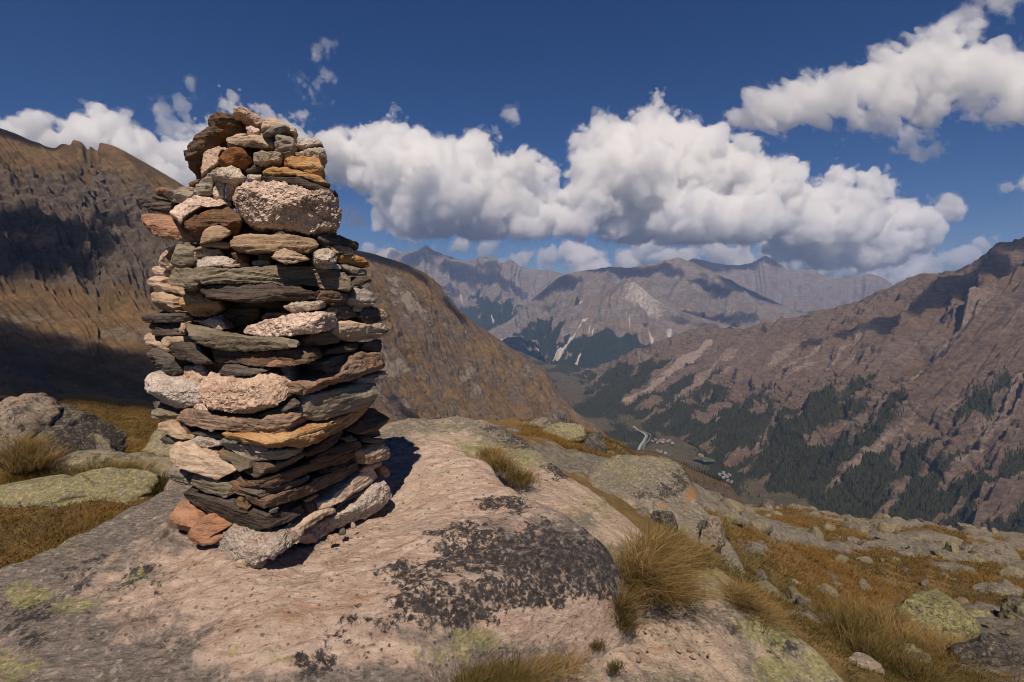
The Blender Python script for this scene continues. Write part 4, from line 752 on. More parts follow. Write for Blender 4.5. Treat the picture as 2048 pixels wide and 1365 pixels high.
def loft(lines, ns, nt, tpos=None, back=(300., 400.)):
    """lines: from crest to foot, each a list of (u, v, Y), equally many points. Returns grid [nt, ns, 3]; the first rows are the back slope"""
    L = [np.array([P(*k) for k in l]) for l in lines]
    dist = np.r_[0, np.cumsum(np.linalg.norm(np.diff(L[0], axis=0), axis=1))]
    C = [crv(l, ns, dist) for l in L]
    lin = np.linspace(0, dist[-1], ns); C[0] = np.stack([np.interp(lin, dist, L[0][:, i]) for i in range(3)], -1) * .5 + C[0] * .5
    tp = np.linspace(0, 1, len(L)) if tpos is None else np.array(tpos)
    tt = np.linspace(0, 1, nt); G_ = np.empty((nt, ns, 3)); S = np.stack(C)                    # [lines, ns, 3]
    m = np.gradient(S, tp, axis=0)
    for i, t in enumerate(tt):
        k = min(max(np.searchsorted(tp, t, 'right') - 1, 0), len(tp) - 2); h = tp[k + 1] - tp[k]; f = (t - tp[k]) / h
        G_[i] = (2 * f**3 - 3 * f**2 + 1) * S[k] + (f**3 - 2 * f**2 + f) * h * m[k] + (-2 * f**3 + 3 * f**2) * S[k + 1] + (f**3 - f**2) * h * m[k + 1]
    nb = max(8, nt // 12); d = C[0] - S[1]; d[:, 2] = 0; d /= np.linalg.norm(d, axis=1)[:, None] + 1e-9
    d = smoothrow(d, ns // 12)
    B = np.stack([C[0] + d * back[0] * f - np.array([0, 0, back[1]]) * f ** 1.1 for f in np.linspace(1, 0, nb, endpoint=False)])
    return np.concatenate([B, G_]), nb, dist[-1]
def sst(g): return g.reshape(-1, 3)
def normals(Gd):
    n = np.cross(np.gradient(Gd, axis=1), np.gradient(Gd, axis=0)); n /= np.linalg.norm(n, axis=-1, keepdims=True) + 1e-9
    return np.where(n[..., 2:] < 0, -n, n)
def mountain(name, lines, ns, nt, label, mat, amp, gully, seed, tpos=None, back=(300., 400.), masks=None, crest=.5, rough=1.0, sharp=0.0, cliff=None, kind=None, skew=0.0, ramp=None):
    Gd, nb, L = loft(lines, ns, nt, tpos, back); nr = Gd.shape[0]
    t = np.clip((np.arange(nr) - nb) / (nr - nb - 1), 0, 1)[:, None] * np.ones(ns); s = np.linspace(0, L, ns)[None] * np.ones((nr, 1))
    H = np.linalg.norm(Gd[nb] - Gd[-1], axis=-1).mean(); dn = t * H
    nrm = normals(Gd)
    s_l = s; s = s - skew * dn
    wp = fbm(np.stack([s / gully * .5, dn / gully * .35, 0 * s + seed], -1), 3, seed=seed)
    q = np.stack([s / gully + .45 * wp, dn / (gully * 5.5) + .3 * wp, 0 * s + seed], -1)
    r = ridged(q, 6, seed=seed) - 1.0
    f3 = fbm(Gd / (gully * .42), 7, gain=.55, seed=seed + 2)
    w = sstep(-.02, .16, t) * (1 - .85 * sstep(.86, 1.0, t)); w = crest + (1 - crest) * w
    w = np.where(np.arange(nr)[:, None] < nb, crest, w)
    if ramp is not None: w = w * ramp(s_l / L, t)
    r2 = ridged(np.stack([s / (gully * .27) + .8 * wp, dn / (gully * 1.9) + .3 * wp, 0 * s + seed + 5], -1), 5, seed=seed + 9) - 1.0
    out = amp * (r * .55 + r2 * .27 + f3 * .22 * rough) * w
    if cliff is not None:
        cm = cliff(s_l / L, t); f4 = ridged(Gd / (gully * .95), 6, seed=seed + 5)
        st_ = (dn + .35 * s) / gully * 2.1 + 1.2 * fbm(Gd / gully, 3, seed=seed + 8)
        out = out + cm * amp * (.45 * f4 + .30 * (sstep(.0, .8, np.mod(st_, 1)) - .5) + .30 * np.abs(fbm(Gd / (gully * .2), 5, seed=seed + 6)))
    V = Gd + nrm * out[..., None]
    n2 = normals(V); slope = n2[..., 2]
    att = {'slope': slope, 't': t, 'gul': r, 's': s_l / L}
    if masks: att.update(masks(V, s_l / L, t, slope, r))
    o = mesh_obj(name, sst(V), grid_faces(nr, ns), mat, col={k: a.reshape(-1) for k, a in att.items()})
    if label: tag(o, label, 'mountain')
    tag(o, kind=kind or 'structure')
    return o, V, att
def mtn_mat(name, grass1, grass2, rock1, rock2, scree, wood, sc=1.0, strat=(1, 1, 5)):
    """alpine slope: turf, rock, scree and woodland floor, laid out by slope and by attributes"""
    m = N(name); Pp = m.n('TexCoord').outputs['Object']
    a = m.noise(Pp, .012 / sc, 9, .64); b = m.noise(Pp, .055 / sc, 8, .7); c = m.noise(Pp, .30 / sc, 6, .72); sv = m.noise(m.mapping(Pp, strat), .02 / sc, 8, .7, .4)
    g = m.mix(m.rng(b, .36, .64), grass1, grass2); g = m.mix(m.rng(a, .40, .62, 0, .6), g, tuple((x * .5 + y * .5) * .6 for x, y in zip(grass1, rock1)))
    r = m.mix(m.rng(sv, .35, .65), rock1, rock2); r = m.mix(m.rng(c, .5, .7, 0, .7), r, tuple(x * .42 for x in rock1)); r = m.mix(m.rng(b, .56, .72, 0, .7), r, tuple(min(.6, x * 1.4) for x in rock2))
    rk = m.attr('rock'); rm = m.rng(m.math('ADD', rk, m.math('MULTIPLY_ADD', b, .9, m.math('MULTIPLY_ADD', c, .55, -.72))), .42, .58)
    col = m.mix(rm, g, r)
    s_ = m.attr('scree'); sm_ = m.rng(m.math('MULTIPLY_ADD', m.math('ADD', b, c), .42, m.math('ADD', s_, -.42)), .38, .55)
    col = m.mix(sm_, col, m.mix(m.rng(c, .35, .65), tuple(x * .78 for x in scree), scree))
    w_ = m.attr('wood'); wm = m.rng(m.math('MULTIPLY_ADD', m.math('ADD', b, c), .5, m.math('ADD', w_, -.5)), .42, .56)
    col = m.mix(wm, col, m.mix(m.rng(c, .35, .65), tuple(x * .6 for x in wood), wood))
    h = m.math('MULTIPLY_ADD', c, 1.0, m.math('MULTIPLY', b, 3.2))
    return m.surf(col, .95, m.bump(h, .8, 5.0 * sc), spec=.05)
WOOD = (.044, .044, .020)
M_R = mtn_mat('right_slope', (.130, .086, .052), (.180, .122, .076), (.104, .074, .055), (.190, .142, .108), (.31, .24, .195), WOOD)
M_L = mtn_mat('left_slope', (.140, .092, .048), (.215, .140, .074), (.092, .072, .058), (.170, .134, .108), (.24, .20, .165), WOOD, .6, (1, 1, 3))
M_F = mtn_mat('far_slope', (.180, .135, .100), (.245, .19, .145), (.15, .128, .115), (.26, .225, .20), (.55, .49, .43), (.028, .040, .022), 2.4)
# --- right-hand mountain
rc_ = [(3600,230,1750),(2900,330,1950),(2450,400,2250),(2250,440,2400),(2048,472,2600),(1985,500,2720),(1900,545,2880),(1850,548,2960),(1830,556,3020),(1790,574,3120),(1700,606,3300),(1600,632,3500),(1500,656,3700),(1400,656,3900),(1280,698,4200),(1200,733,4450),(1120,757,4750)]
rf_ = [(2500,1250,1000),(2048,1150,1230),(1790,1078,1440),(1650,1035,1600),(1525,988,1780),(1480,955,1930),(1440,925,2100),(1415,908,2220),(1405,902,2260),(1385,893,2330),(1330,866,2600),(1275,848,2820),(1212,828,3050),(1178,810,3350),(1150,792,3700),(1128,775,4150),(1108,765,4720)]
def mid(a, b, f, dv=0, dy=0):
    pa, pb = np.array([P(*k) for k in a]), np.array([P(*k) for k in b]); return pa * (1 - f) + pb * f + np.array([0, dy, dv])
def uvy(p):
    out = []
    for x, y, z in p:
        yc, zc = y * cT - z * sT, y * sT + z * cT; out.append((CU + F * x / yc, CV - F * zc / yc, y))
    return out
r_mid1, r_mid2 = uvy(mid(rc_, rf_, .35, -25)), uvy(mid(rc_, rf_, .72, -55))
def right_masks(V, s, t, sl, r):
    L_ = 5200.
    n = fbm(np.stack([s * 46, t * 3.0, 0 * s], -1), 5, seed=31); n2 = fbm(np.stack([s * 55, t * 7, 0 * s], -1), 4, seed=33); n3 = fbm(V / 160, 4, seed=35)
    tl = .74 - .58 * sstep(.42, .95, s)                                                # tree line: low near us, up to the crest down the valley
    wood = sstep(-.10, .22, t - tl + .22 * n + .12 * n2 + .05 * n3) * (.25 + .75 * sstep(-.30, .12, n * .7 + n2 * .6 + .30 * sstep(.5, .95, s) + .45 * (t - .75)))
    scree = sstep(.22, .46, fbm(np.stack([s * 75, t * 1.6, 0 * s], -1), 4, seed=41) + .25 * n2) * sstep(.05, .3, t) * (1 - sstep(.9, 1, t)) * .46
    chute = np.exp(-((s - (.70 - .012 * t + .008 * n2)) / (.007 + .010 * t)) ** 2) * sstep(.08, .2, t) * (1 - sstep(.78, .9, t)) * 1.2
    scree = np.maximum(scree, chute); wood = wood * (1 - np.clip(chute * 1.4, 0, 1)) * (1 - .8 * scree)
    rock = .30 + .5 * (1 - sl) + .25 * sstep(-.1, .3, n2) + .35 * sstep(.2, -.05, t) + .12 * n3
    return {'rock': np.clip(rock, 0, 1), 'scree': np.clip(scree, 0, 1), 'wood': np.clip(wood, 0, 1)}
right_mtn, RV, RA = mountain('right_mountain', [rc_, r_mid1, r_mid2, rf_], 1050, 640, None, M_R, 105, 300, 4.0, tpos=[0, .35, .72, 1], back=(700, 500), masks=right_masks, crest=.18, rough=1.15, cliff=lambda s, t: .55 * sstep(.5, .62, t) * (1 - sstep(.86, .97, t)) * (1 - sstep(.5, .7, s)) + .25 * sstep(.3, 0, t))
# --- left-hand mountain and the spur that runs down behind the cairn
lc_ = [(-700,120,900),(-250,190,1000),(-60,240,1080),(0,256,1100),(30,266,1105),(110,295,1120),(122,287,1122),(140,289,1126),(147,281,1128),(165,285,1132),(176,299,1135),(180,291,1136),(194,301,1139),(199,285,1141),(215,288,1146),(235,296,1150),(300,330,1180),(380,378,1230),(470,425,1300),(560,462,1390),(650,488,1470),(740,506,1550),(790,521,1590),(850,546,1640),(882,572,1670),(910,612,1690),(945,642,1720),(1000,680,1770),(1050,715,1810),(1092,742,1840),(1120,790,1820),(1150,822,1790),(1200,858,1700),(1245,905,1560),(1300,960,1400)]
def lrow(vf, Yf):
    return [(u + (0 if u < 380 else 0), vf(u), Yf(u)) for u, _, _ in lc_]
ip = np.interp
l1 = lrow(lambda u: ip(u, [-700, 0, 300, 560, 740, 850, 945, 1092, 1200, 1300], [430, 455, 490, 550, 585, 635, 705, 790, 880, 975]), lambda u: ip(u, [-700, 0, 380, 740, 945, 1120, 1300], [640, 820, 960, 1330, 1560, 1700, 1370]))
l2 = lrow(lambda u: ip(u, [-700, 0, 300, 560, 740, 850, 945, 1092, 1200, 1300], [560, 575, 600, 660, 700, 735, 775, 835, 900, 985]), lambda u: ip(u, [-700, 0, 380, 740, 945, 1120, 1300], [500, 640, 760, 1180, 1440, 1600, 1345]))
l3 = lrow(lambda u: ip(u, [-700, 0, 300, 560, 740, 850, 945, 1092, 1200, 1300], [740, 745, 765, 800, 815, 825, 845, 880, 915, 993]), lambda u: ip(u, [-700, 0, 380, 740, 945, 1120, 1300], [330, 420, 520, 1000, 1300, 1500, 1320]))
l4 = lrow(lambda u: ip(u, [-700, 0, 300, 560, 740, 850, 945, 1092, 1200, 1300], [812, 815, 830, 880, 905, 910, 915, 930, 940, 1002]), lambda u: ip(u, [-700, 0, 380, 740, 945, 1120, 1300], [235, 300, 400, 860, 1160, 1380, 1290]))
def left_masks(V, s, t, sl, r):
    n = fbm(V / 150, 5, seed=51); n2 = fbm(V / 40, 4, seed=52); lft = 1 - sstep(.36, .50, s)
    rock = (.18 + .75 * sstep(.05, .16, t) * (1 - sstep(.42, .50, t + .05 * n))) * lft + (1 - lft) * (.24 + .5 * (1 - sl)) + .42 * n + .28 * n2
    scree = lft * sstep(.50, .58, t) * (1 - sstep(.66, .8, t)) * sstep(-.1, .3, fbm(V / 70, 5, seed=55) + .05) * .45
    scree = np.maximum(scree, .9 * sstep(.42, .6, n + .4 * n2) * (1 - lft) * .6)
    wood = .9 * sstep(.90, .96, s) * sstep(.2, .5, n + .2 + .5 * t)
    return {'rock': np.clip(rock, 0, 1), 'scree': np.clip(scree, 0, 1), 'wood': np.clip(wood, 0, 1)}
left_mtn, LV, LA = mountain('left_mountain', [lc_, l1, l2, l3, l4], 1300, 440, None, M_L, 26, 75, 7.0, tpos=[0, .3, .5, .78, 1], back=(300, 300), masks=left_masks, crest=.06, rough=1.5, skew=.62, ramp=lambda s, t: (1 - .45 * sstep(.4, .52, s)) * (1 - .72 * sstep(.44, .58, t) * (1 - sstep(.4, .52, s))), cliff=lambda s, t: (1 - sstep(.36, .50, s)) * sstep(.04, .14, t) * (1 - sstep(.42, .5, t)) * .75)
hc = [(1120,900,470),(1180,900,480),(1244,905,490),(1288,899,480),(1323,908,470),(1354,923,455),(1387,939,440),(1420,954,425),(1453,965,410),(1470,983,400),(1486,1004,385),(1520,1060,360)]
hf_ = [(1060,1060,215),(1130,1070,215),(1200,1075,215),(1250,1080,215),(1290,1085,212),(1330,1090,210),(1365,1095,208),(1400,1100,206),(1430,1105,204),(1450,1110,202),(1475,1120,200),(1500,1140,198)]
hill, HV, HA = mountain('hillside', [hc, hf_], 260, 160, None, M_L, 5, 26, 31.0, back=(120, 140), masks=lambda V, s, t, sl, r: {'rock': np.clip(.12 + .9 * sstep(.55, .8, s) * sstep(.02, .10, t) + .5 * fbm(V / 22, 4, seed=77), 0, 1), 'scree': 0 * s, 'wood': 0 * s}, crest=.1)
# --- ranges across the valley
fa = [(960,668,7000),(1020,640,7200),(1060,602,7500),(1130,548,7900),(1180,539,8050),(1220,533,8100),(1260,536,8150),(1300,526,8200),(1330,521,8200),(1356,515,8200),(1380,524,8150),(1430,545,8000),(1500,580,7800),(1580,615,7600),(1700,650,7400),(1850,690,7200)]
ff = [(960,700,6000),(1025,672,6300),(1050,678,6000),(1075,690,5700),(1085,712,5500),(1095,735,5200),(1120,748,5050),(1150,752,4950),(1180,752,4900),(1220,752,4900),(1280,752,4900),(1350,752,4850),(1450,752,4800),(1550,752,4800),(1700,752,4800),(1850,752,4800)]
def far_masks(V, s, t, sl, r):
    n = fbm(np.stack([s * 18, t * 4, 0 * s], -1), 5, seed=61); n2 = fbm(V / 260, 5, seed=62)
    wood = sstep(-.1, .25, t - .50 + .22 * n + .20 * n2) * .95 * (1 - .55 * sstep(.88, .98, t) * sstep(-.1, .3, n2))
    sc = sstep(.34, .55, fbm(np.stack([s * 26, t * .8, 0 * s], -1), 4, seed=64)) * sstep(.25, .5, t) * (1 - sstep(.85, .95, t))
    return {'rock': np.clip(.25 + .9 * (1 - sl) + .5 * n2, 0, 1), 'scree': np.clip(sc, 0, 1), 'wood': np.clip(wood * (1 - sc), 0, 1)}
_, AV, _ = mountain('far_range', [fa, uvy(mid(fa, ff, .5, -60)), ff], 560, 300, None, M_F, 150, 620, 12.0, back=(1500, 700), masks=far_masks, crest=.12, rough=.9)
pa_ = [(1030,680,6500),(1090,650,6600),(1150,612,6650),(1200,588,6550),(1240,566,6400),(1256,559,6350),(1275,570,6350),(1310,598,6350),(1360,622,6300),(1420,640,6250),(1500,662,6150),(1600,690,6000)]
pf_ = [(1085,705,5350),(1092,722,5250),(1110,742,5050),(1140,750,4900),(1180,753,4800),(1220,755,4750),(1260,755,4750),(1300,756,4750),(1350,757,4750),(1420,757,4750),(1500,757,4750),(1600,757,4750)]
def pyr_masks(V, s, t, sl, r):
    d = far_masks(V, s, t, sl, r); n2 = fbm(np.stack([s * 60, t * 6, 0 * s], -1), 4, seed=72)
    for s0, k, w_, t0, t1 in [(.52, .10, .006, .35, .95), (.60, .0, .007, .30, .80), (.30, -.16, .008, .25, .95)]:
        c = np.exp(-((s - s0 - k * (t - .3) - .004 * n2) / (w_ * (.6 + t))) ** 2) * sstep(t0, t0 + .08, t) * (1 - sstep(t1 - .1, t1, t)); d['scree'] = np.maximum(d['scree'], 1.2 * c); d['wood'] = d['wood'] * (1 - np.clip(c * 1.5, 0, 1))
    bare = np.exp(-((s - .5) / .16) ** 2) * (1 - sstep(.2, .45, t)); d['wood'] *= 1 - bare; d['scree'] = np.maximum(d['scree'], .5 * bare)
    return d
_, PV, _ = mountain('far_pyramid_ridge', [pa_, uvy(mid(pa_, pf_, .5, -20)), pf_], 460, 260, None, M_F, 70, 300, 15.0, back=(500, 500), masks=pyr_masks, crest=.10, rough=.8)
fb = [(1330,560,10500),(1385,517,10800),(1430,526,11000),(1475,531,11000),(1505,525,11000),(1532,512,11000),(1546,518,11000),(1572,536,11000),(1590,543,11000),(1606,540,11000),(1626,540,11000),(1655,553,11000),(1690,558,11000),(1715,553,11000),(1742,548,11000),(1765,556,11000),(1790,572,11000),(1850,600,10800),(1950,640,10500)]
mountain('far_back_range', [fb, [(u, 640, 9500) for u, v, Y in fb], [(u, 700, 8300) for u, v, Y in fb]], 420, 140, None, M_F, 130, 700, 18.0, back=(1500, 700), masks=far_masks, crest=.08)
fc = [(640,560,10500),(720,545,10500),(770,528,10500),(800,512,10500),(822,504,10500),(836,500,10500),(852,489,10500),(866,501,10500),(885,509,10500),(905,513,10500),(930,521,10500),(946,519,10500),(962,515,10500),(985,514,10500),(1000,524,10500),(1010,526,10600),(1022,520,10600),(1045,533,10700),(1075,538,10800),(1105,541,10900),(1135,549,11000),(1180,560,11000),(1250,590,11000)]
fcm = [(u, v + 75, Y - 1300) for (u, v, Y) in fc]; fcf = [(ip(u, [640, 850, 1000, 1100, 1250], [760, 900, 1010, 1040, 1100]), ip(u, [640, 1000, 1250], [690, 660, 650]), 7300) for u, v, Y in fc]
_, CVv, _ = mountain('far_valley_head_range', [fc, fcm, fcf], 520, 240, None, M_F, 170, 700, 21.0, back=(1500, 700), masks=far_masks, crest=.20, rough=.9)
fd = [(690,560,15000),(735,515,15000),(765,501,15000),(782,494,15000),(800,503,15000),(830,525,15000),(880,560,15000)]
mountain('far_pale_peak', [fd, [(u, 600, 13500) for u, v, Y in fd], [(u, 640, 12500) for u, v, Y in fd]], 160, 70, None, M_F, 120, 700, 24.0, back=(1500, 700), masks=lambda V, s, t, sl, r: {'rock': .8 + 0 * s, 'scree': .5 + 0 * s, 'wood': 0 * s}, crest=.1)
# --- valley floor and terrain out to the horizon
vx = np.linspace(-1, 1, 420); vy = np.linspace(0, 1, 420)
VX, VY = np.meshgrid(np.sign(vx) * np.abs(vx) ** 1.8 * 30000 + 700, 500 + vy ** 2.2 * 45000, indexing='ij')
vz = -704 + 14 * fbm(np.stack([VX / 420, VY / 420, 0 * VX], -1), 4, seed=81) + 260 * sstep(12000, 40000, np.hypot(VX, VY)) * fbm(np.stack([VX / 5000, VY / 5000, 0 * VX], -1), 4, seed=82)
vn = fbm(np.stack([VX / 260, VY / 420, 0 * VX], -1), 5, seed=83)
floor_ = mesh_obj('valley_floor', np.stack([VX, VY, vz], -1).reshape(-1, 3), grid_faces(420, 420), mtn_mat('valley_ground', (.075, .068, .032), (.135, .105, .060), (.16, .12, .09), (.22, .17, .13), (.35, .3, .25), WOOD), col={'rock': np.zeros(VX.size), 'scree': np.zeros(VX.size), 'wood': np.clip(.55 + vn * 1.3, 0, 1).reshape(-1)})
tag(floor_, kind='structure')
# ---------------------------------------------------------------- trees, grass, village
def leaf_mat(name, c1, c2, attr='tone', trans=.25):
    m = N(name); t = m.attr(attr); col = m.mix(m.rng(t, 0, 1, smooth=False), c1, c2)
    d = m.n('BsdfDiffuse', Color=col); tr = m.n('BsdfTranslucent', Color=col); mx = m.n('MixShader', i0=trans); m.t.links.new(d.outputs[0], mx.inputs[1]); m.t.links.new(tr.outputs[0], mx.inputs[2])
    m.t.links.new(mx.outputs[0], m.out.inputs['Surface']); return m.m
def scatter(V, W, n, seed, hmin, hmax, name, label, mat):
    """many small conifers on the woodland of a slope, as one mass"""
    rs = np.random.RandomState(seed); nr, ns = W.shape
    ar = np.linalg.norm(np.cross(np.diff(V, axis=0)[:, :-1], np.diff(V, axis=1)[:-1]), axis=-1)
    p = (np.clip(W[:-1, :-1] - .18, 0, 1) ** 1.3 * ar / np.maximum(1, np.linalg.norm(V[:-1, :-1], axis=-1) / 1500) ** 1.0).ravel(); p /= p.sum()
    k = rs.choice(p.size, n, p=p); i, j = np.divmod(k, ns - 1); a, b = rs.rand(n, 1), rs.rand(n, 1)
    B = V[i, j] * (1 - a) * (1 - b) + V[i + 1, j] * a * (1 - b) + V[i, j + 1] * (1 - a) * b + V[i + 1, j + 1] * a * b
    h = rs.uniform(hmin, hmax, n) * (.55 + .45 * rs.rand(n)); ns_ = 6; th = np.arange(ns_) * 2 * np.pi / ns_
    rr = (.19 + .08 * rs.rand(n)) * h
    jit = rs.uniform(.75, 1.25, (n, 2, ns_))
    def ring(z, f, q):
        return np.stack([B[:, 0:1] + (rr * f)[:, None] * np.cos(th) * jit[:, q], B[:, 1:2] + (rr * f)[:, None] * np.sin(th) * jit[:, q], (B[:, 2] + h * z)[:, None] + 0 * th + (jit[:, q] - 1) * h[:, None] * .12], -1)
    r1, r2 = ring(.04, 1.0, 0), ring(.42, .72, 1)
    tip1 = B + np.stack([0 * h, 0 * h, h * .66], -1); tip2 = B + np.stack([0 * h, 0 * h, h], -1)
    vv = np.concatenate([r1, r2, tip1[:, None], tip2[:, None]], 1); m_ = vv.shape[1]
    f = [(q, (q + 1) % ns_, 12) for q in range(ns_)] + [(6 + q, 6 + (q + 1) % ns_, 13) for q in range(ns_)]
    F_ = (np.array(f)[None] + (np.arange(n) * m_)[:, None, None]).reshape(-1, 3)
    o = mesh_obj(name, vv.reshape(-1, 3), F_, mat, smooth=False, col={'tone': np.repeat(rs.rand(n), m_)})
    return tag(o, label, 'forest', kind='stuff')
TM = leaf_mat('conifer_needles', (.024, .030, .013), (.070, .070, .030))
scatter(RV, RA['wood'], 18000, 3, 13, 22, 'conifer_forest', 'dark conifer forest covering the lower flank of the right mountain', TM)
scatter(LV, LA['wood'], 2500, 4, 9, 15, 'conifer_forest', 'thin conifer forest at the foot of the brown spur above the river', TM)
vfm = np.stack([VX, VY, vz], -1); vw = np.clip(.7 + vn * 1.3, 0, 1) * (np.abs(VX - 700) < 900) * (VY < 5600) * (VY > 1300)
scatter(vfm, vw, 15000, 6, 11, 18, 'conifer_forest', 'conifer woods on the valley floor around the village', TM)
def find(V, u, v):
    y = V[..., 1] * cT - V[..., 2] * sT; uu = CU + F * V[..., 0] / y; vv = CV - F * (V[..., 1] * sT + V[..., 2] * cT) / y
    d = (uu - u) ** 2 + (vv - v) ** 2 + 1e-6 * V[..., 1]; return V.reshape(-1, 3)[np.argmin(np.where(y > 1, d, 1e12))]
TB = N('bark'); TBM = TB.surf((.09, .06, .042), .9)
def pine(u, v, hpx, V=None, Y=None, seed=0, label='', group=None):
    p = find(V, u, v) if V is not None else P(u, v, Y); k = np.linalg.norm(p) / F; h = hpx * k; rs = np.random.RandomState(seed)
    root = bpy.data.objects.new('pine_tree', None); COL.objects.link(root); root.location = [float(x) for x in p]; tag(root, label, 'tree', group)
    a = np.arange(8) * np.pi / 4; zs = np.linspace(-.06, .9, 6)
    tv = np.stack([np.stack([np.cos(a) * .035 * h * (1 - z), np.sin(a) * .035 * h * (1 - z), 0 * a + z * h], -1) for z in zs]).reshape(-1, 3)
    mesh_obj('trunk', tv, grid_faces(6, 8, True), TBM, root)
    n = 520; zz = .10 + .88 * rs.rand(n) ** 1.25; th = rs.uniform(0, 6.283, n); wv = .62 + .38 * np.sin(zz * 26 + th * 1.3 + seed); R_ = .26 * (1.02 - zz) ** .8 * (.35 + .65 * rs.rand(n) ** .5) * wv
    c = np.stack([R_ * np.cos(th), R_ * np.sin(th), zz - .16 * R_], -1) * h
    L = (.045 + .05 * (1 - zz) * rs.rand(n))[:, None] * h; d = np.stack([np.cos(th), np.sin(th), -.25 + .5 * rs.rand(n)], -1); sd = np.stack([-np.sin(th), np.cos(th), rs.uniform(-.5, .5, n)], -1)
    vv = np.stack([c - d * L * .6 - sd * L * .45, c - d * L * .6 + sd * L * .45, c + d * L], 1); 
    mesh_obj('crown', vv.reshape(-1, 3), np.arange(3 * n).reshape(-1, 3), TM, root, smooth=False, col={'tone': np.repeat(rs.rand(n), 3)})
    return root
for i, (u, v, hp, lb) in enumerate([(1031,862,13,'dark round pine just above the grassy knoll, left of its twin'),(1050,852,15,'dark pine just above the grassy knoll, taller one of two'),(1045,736,9,'lone pine highest on the edge of the brown spur'),(1066,759,9,'small pine on the spur edge below the highest lone pine'),(1083,780,8,'small pine in the middle of the lower spur slope'),(1112,779,10,'lone pine at the spur edge over the valley'),(1028,834,8,'small pine on the spur slope left of the pines by the knoll')]):
    pine(u, v, hp, LV, seed=i, label=lb)
for i in range(10): pine(1116 + i * 4.2, 836 + i * 1.9 + (i % 3), 8 + (i * 5) % 4, LV, seed=20 + i, label='dark pine in the short row on the spur slope above the knoll', group='row of pines on the spur slope')
for i in range(20):
    f = i / 19; u = 1352 + 98 * f; pine(u, 930 + 42 * f + (i % 3), 10 + (i * 7) % 6, None, 455 - 48 * f, seed=40 + i, label='dark pine peeping over the grassy hill edge beyond the humped rock', group='pines along the hill edge')
# --- village, river and road on the valley floor
def fl(u, v, dz=.0): return PZ(u, v, -690 + dz)
def strip(name, pts, wid, mat, dz):
    c = crv([fl(u, v, dz) for u, v in pts], 60); tg = np.gradient(c, axis=0); n = np.stack([-tg[:, 1], tg[:, 0], 0 * tg[:, 0]], -1); n /= np.linalg.norm(n, axis=1)[:, None]
    w_ = wid * (1 + .3 * fbm(c / 90, 3))[:, None]
    return tag(mesh_obj(name, np.stack([c - n * w_ / 2, c + n * w_ / 2], 1).reshape(-1, 3), grid_faces(60, 2), mat), kind='structure')
def plain(name, a, b, sc, rough=.9):
    m = N(name); n = m.noise(m.n('TexCoord').outputs['Object'], sc, 5, .65); return m.surf(m.mix(m.rng(n, .35, .65), a, b), rough)
strip('river_gravel', [(1266,852),(1276,860),(1291,868),(1290,880),(1281,893),(1276,904)], 15, plain('gravel', (.15, .125, .10), (.21, .175, .14), .08), 0)
strip('river', [(1268,853),(1277,861),(1290,869),(1288,880),(1280,892),(1276,904)], 8, plain('river_water', (.12, .17, .17), (.40, .44, .43), .15, .3), .4)
strip('road', [(1262,862),(1270,861),(1281,862),(1297,867),(1298,880),(1288,892),(1286,904)], 6, plain('road_surface', (.15, .135, .12), (.2, .18, .16), .2), .6)
strip('meadow', [(1395,918),(1402,917),(1412,919),(1420,924)], 45, plain('mown_grass', (.060, .080, .028), (.09, .105, .04), .05), .2)
wallm = [plain('render_wall', (.30, .275, .24), (.38, .35, .31), .3), plain('timber_wall', (.20, .14, .10), (.26, .19, .14), .4)]
roofm = [plain('slate_roof', (.17, .16, .155), (.24, .22, .21), .5), plain('rust_roof', (.28, .13, .09), (.34, .17, .11), .5)]
rs = np.random.RandomState(9)
def house(u, v, w, l, hh, yaw, wm, rm, label, group=None):
    p = fl(u, v, -3); root = bpy.data.objects.new('house', None); COL.objects.link(root); root.location = [float(x) for x in p]; root.rotation_euler = (0, 0, yaw); tag(root, label, 'house', group)
    x, y = w / 2, l / 2
    wv = [(-x, -y, 0), (x, -y, 0), (x, y, 0), (-x, y, 0), (-x, -y, hh), (x, -y, hh), (x, y, hh), (-x, y, hh), (0, -y, hh + w * .33), (0, y, hh + w * .33)]
    mesh_obj('wall', wv, [np.array([(0, 1, 5, 4), (1, 2, 6, 5), (2, 3, 7, 6), (3, 0, 4, 7)]), np.array([(4, 5, 8), (6, 7, 9)])], wallm[wm], root, smooth=False)
    e = 1.0; X2, Y2 = x + e, y + e; zr, ze = hh + w * .33 + .25, hh - e * .66 + .25
    rv = [(0, -Y2, zr), (0, Y2, zr), (X2, -Y2, ze), (X2, Y2, ze), (-X2, -Y2, ze), (-X2, Y2, ze), (0, -Y2, zr + .4), (0, Y2, zr + .4), (X2, -Y2, ze + .4), (X2, Y2, ze + .4), (-X2, -Y2, ze + .4), (-X2, Y2, ze + .4)]
    mesh_obj('roof', rv, np.array([(0, 1, 3, 2), (0, 4, 5, 1), (6, 8, 9, 7), (6, 7, 11, 10), (2, 3, 9, 8), (4, 10, 11, 5), (0, 2, 8, 6), (0, 6, 10, 4), (1, 7, 9, 3), (1, 5, 11, 7)]), roofm[rm], root, smooth=False)
for u, v in [(1306,884),(1311,881),(1314,887),(1319,884),(1324,886),(1327,882),(1333,885),(1338,883),(1344,888),(1316,903),(1322,905),(1331,908)]:
    house(u + rs.uniform(-1, 1), v, rs.uniform(8, 12), rs.uniform(9, 16), rs.uniform(5, 8), rs.uniform(0, 3), 0, int(rs.rand() > .8), 'pale village house in the cluster beside the river', 'houses of the village by the river')
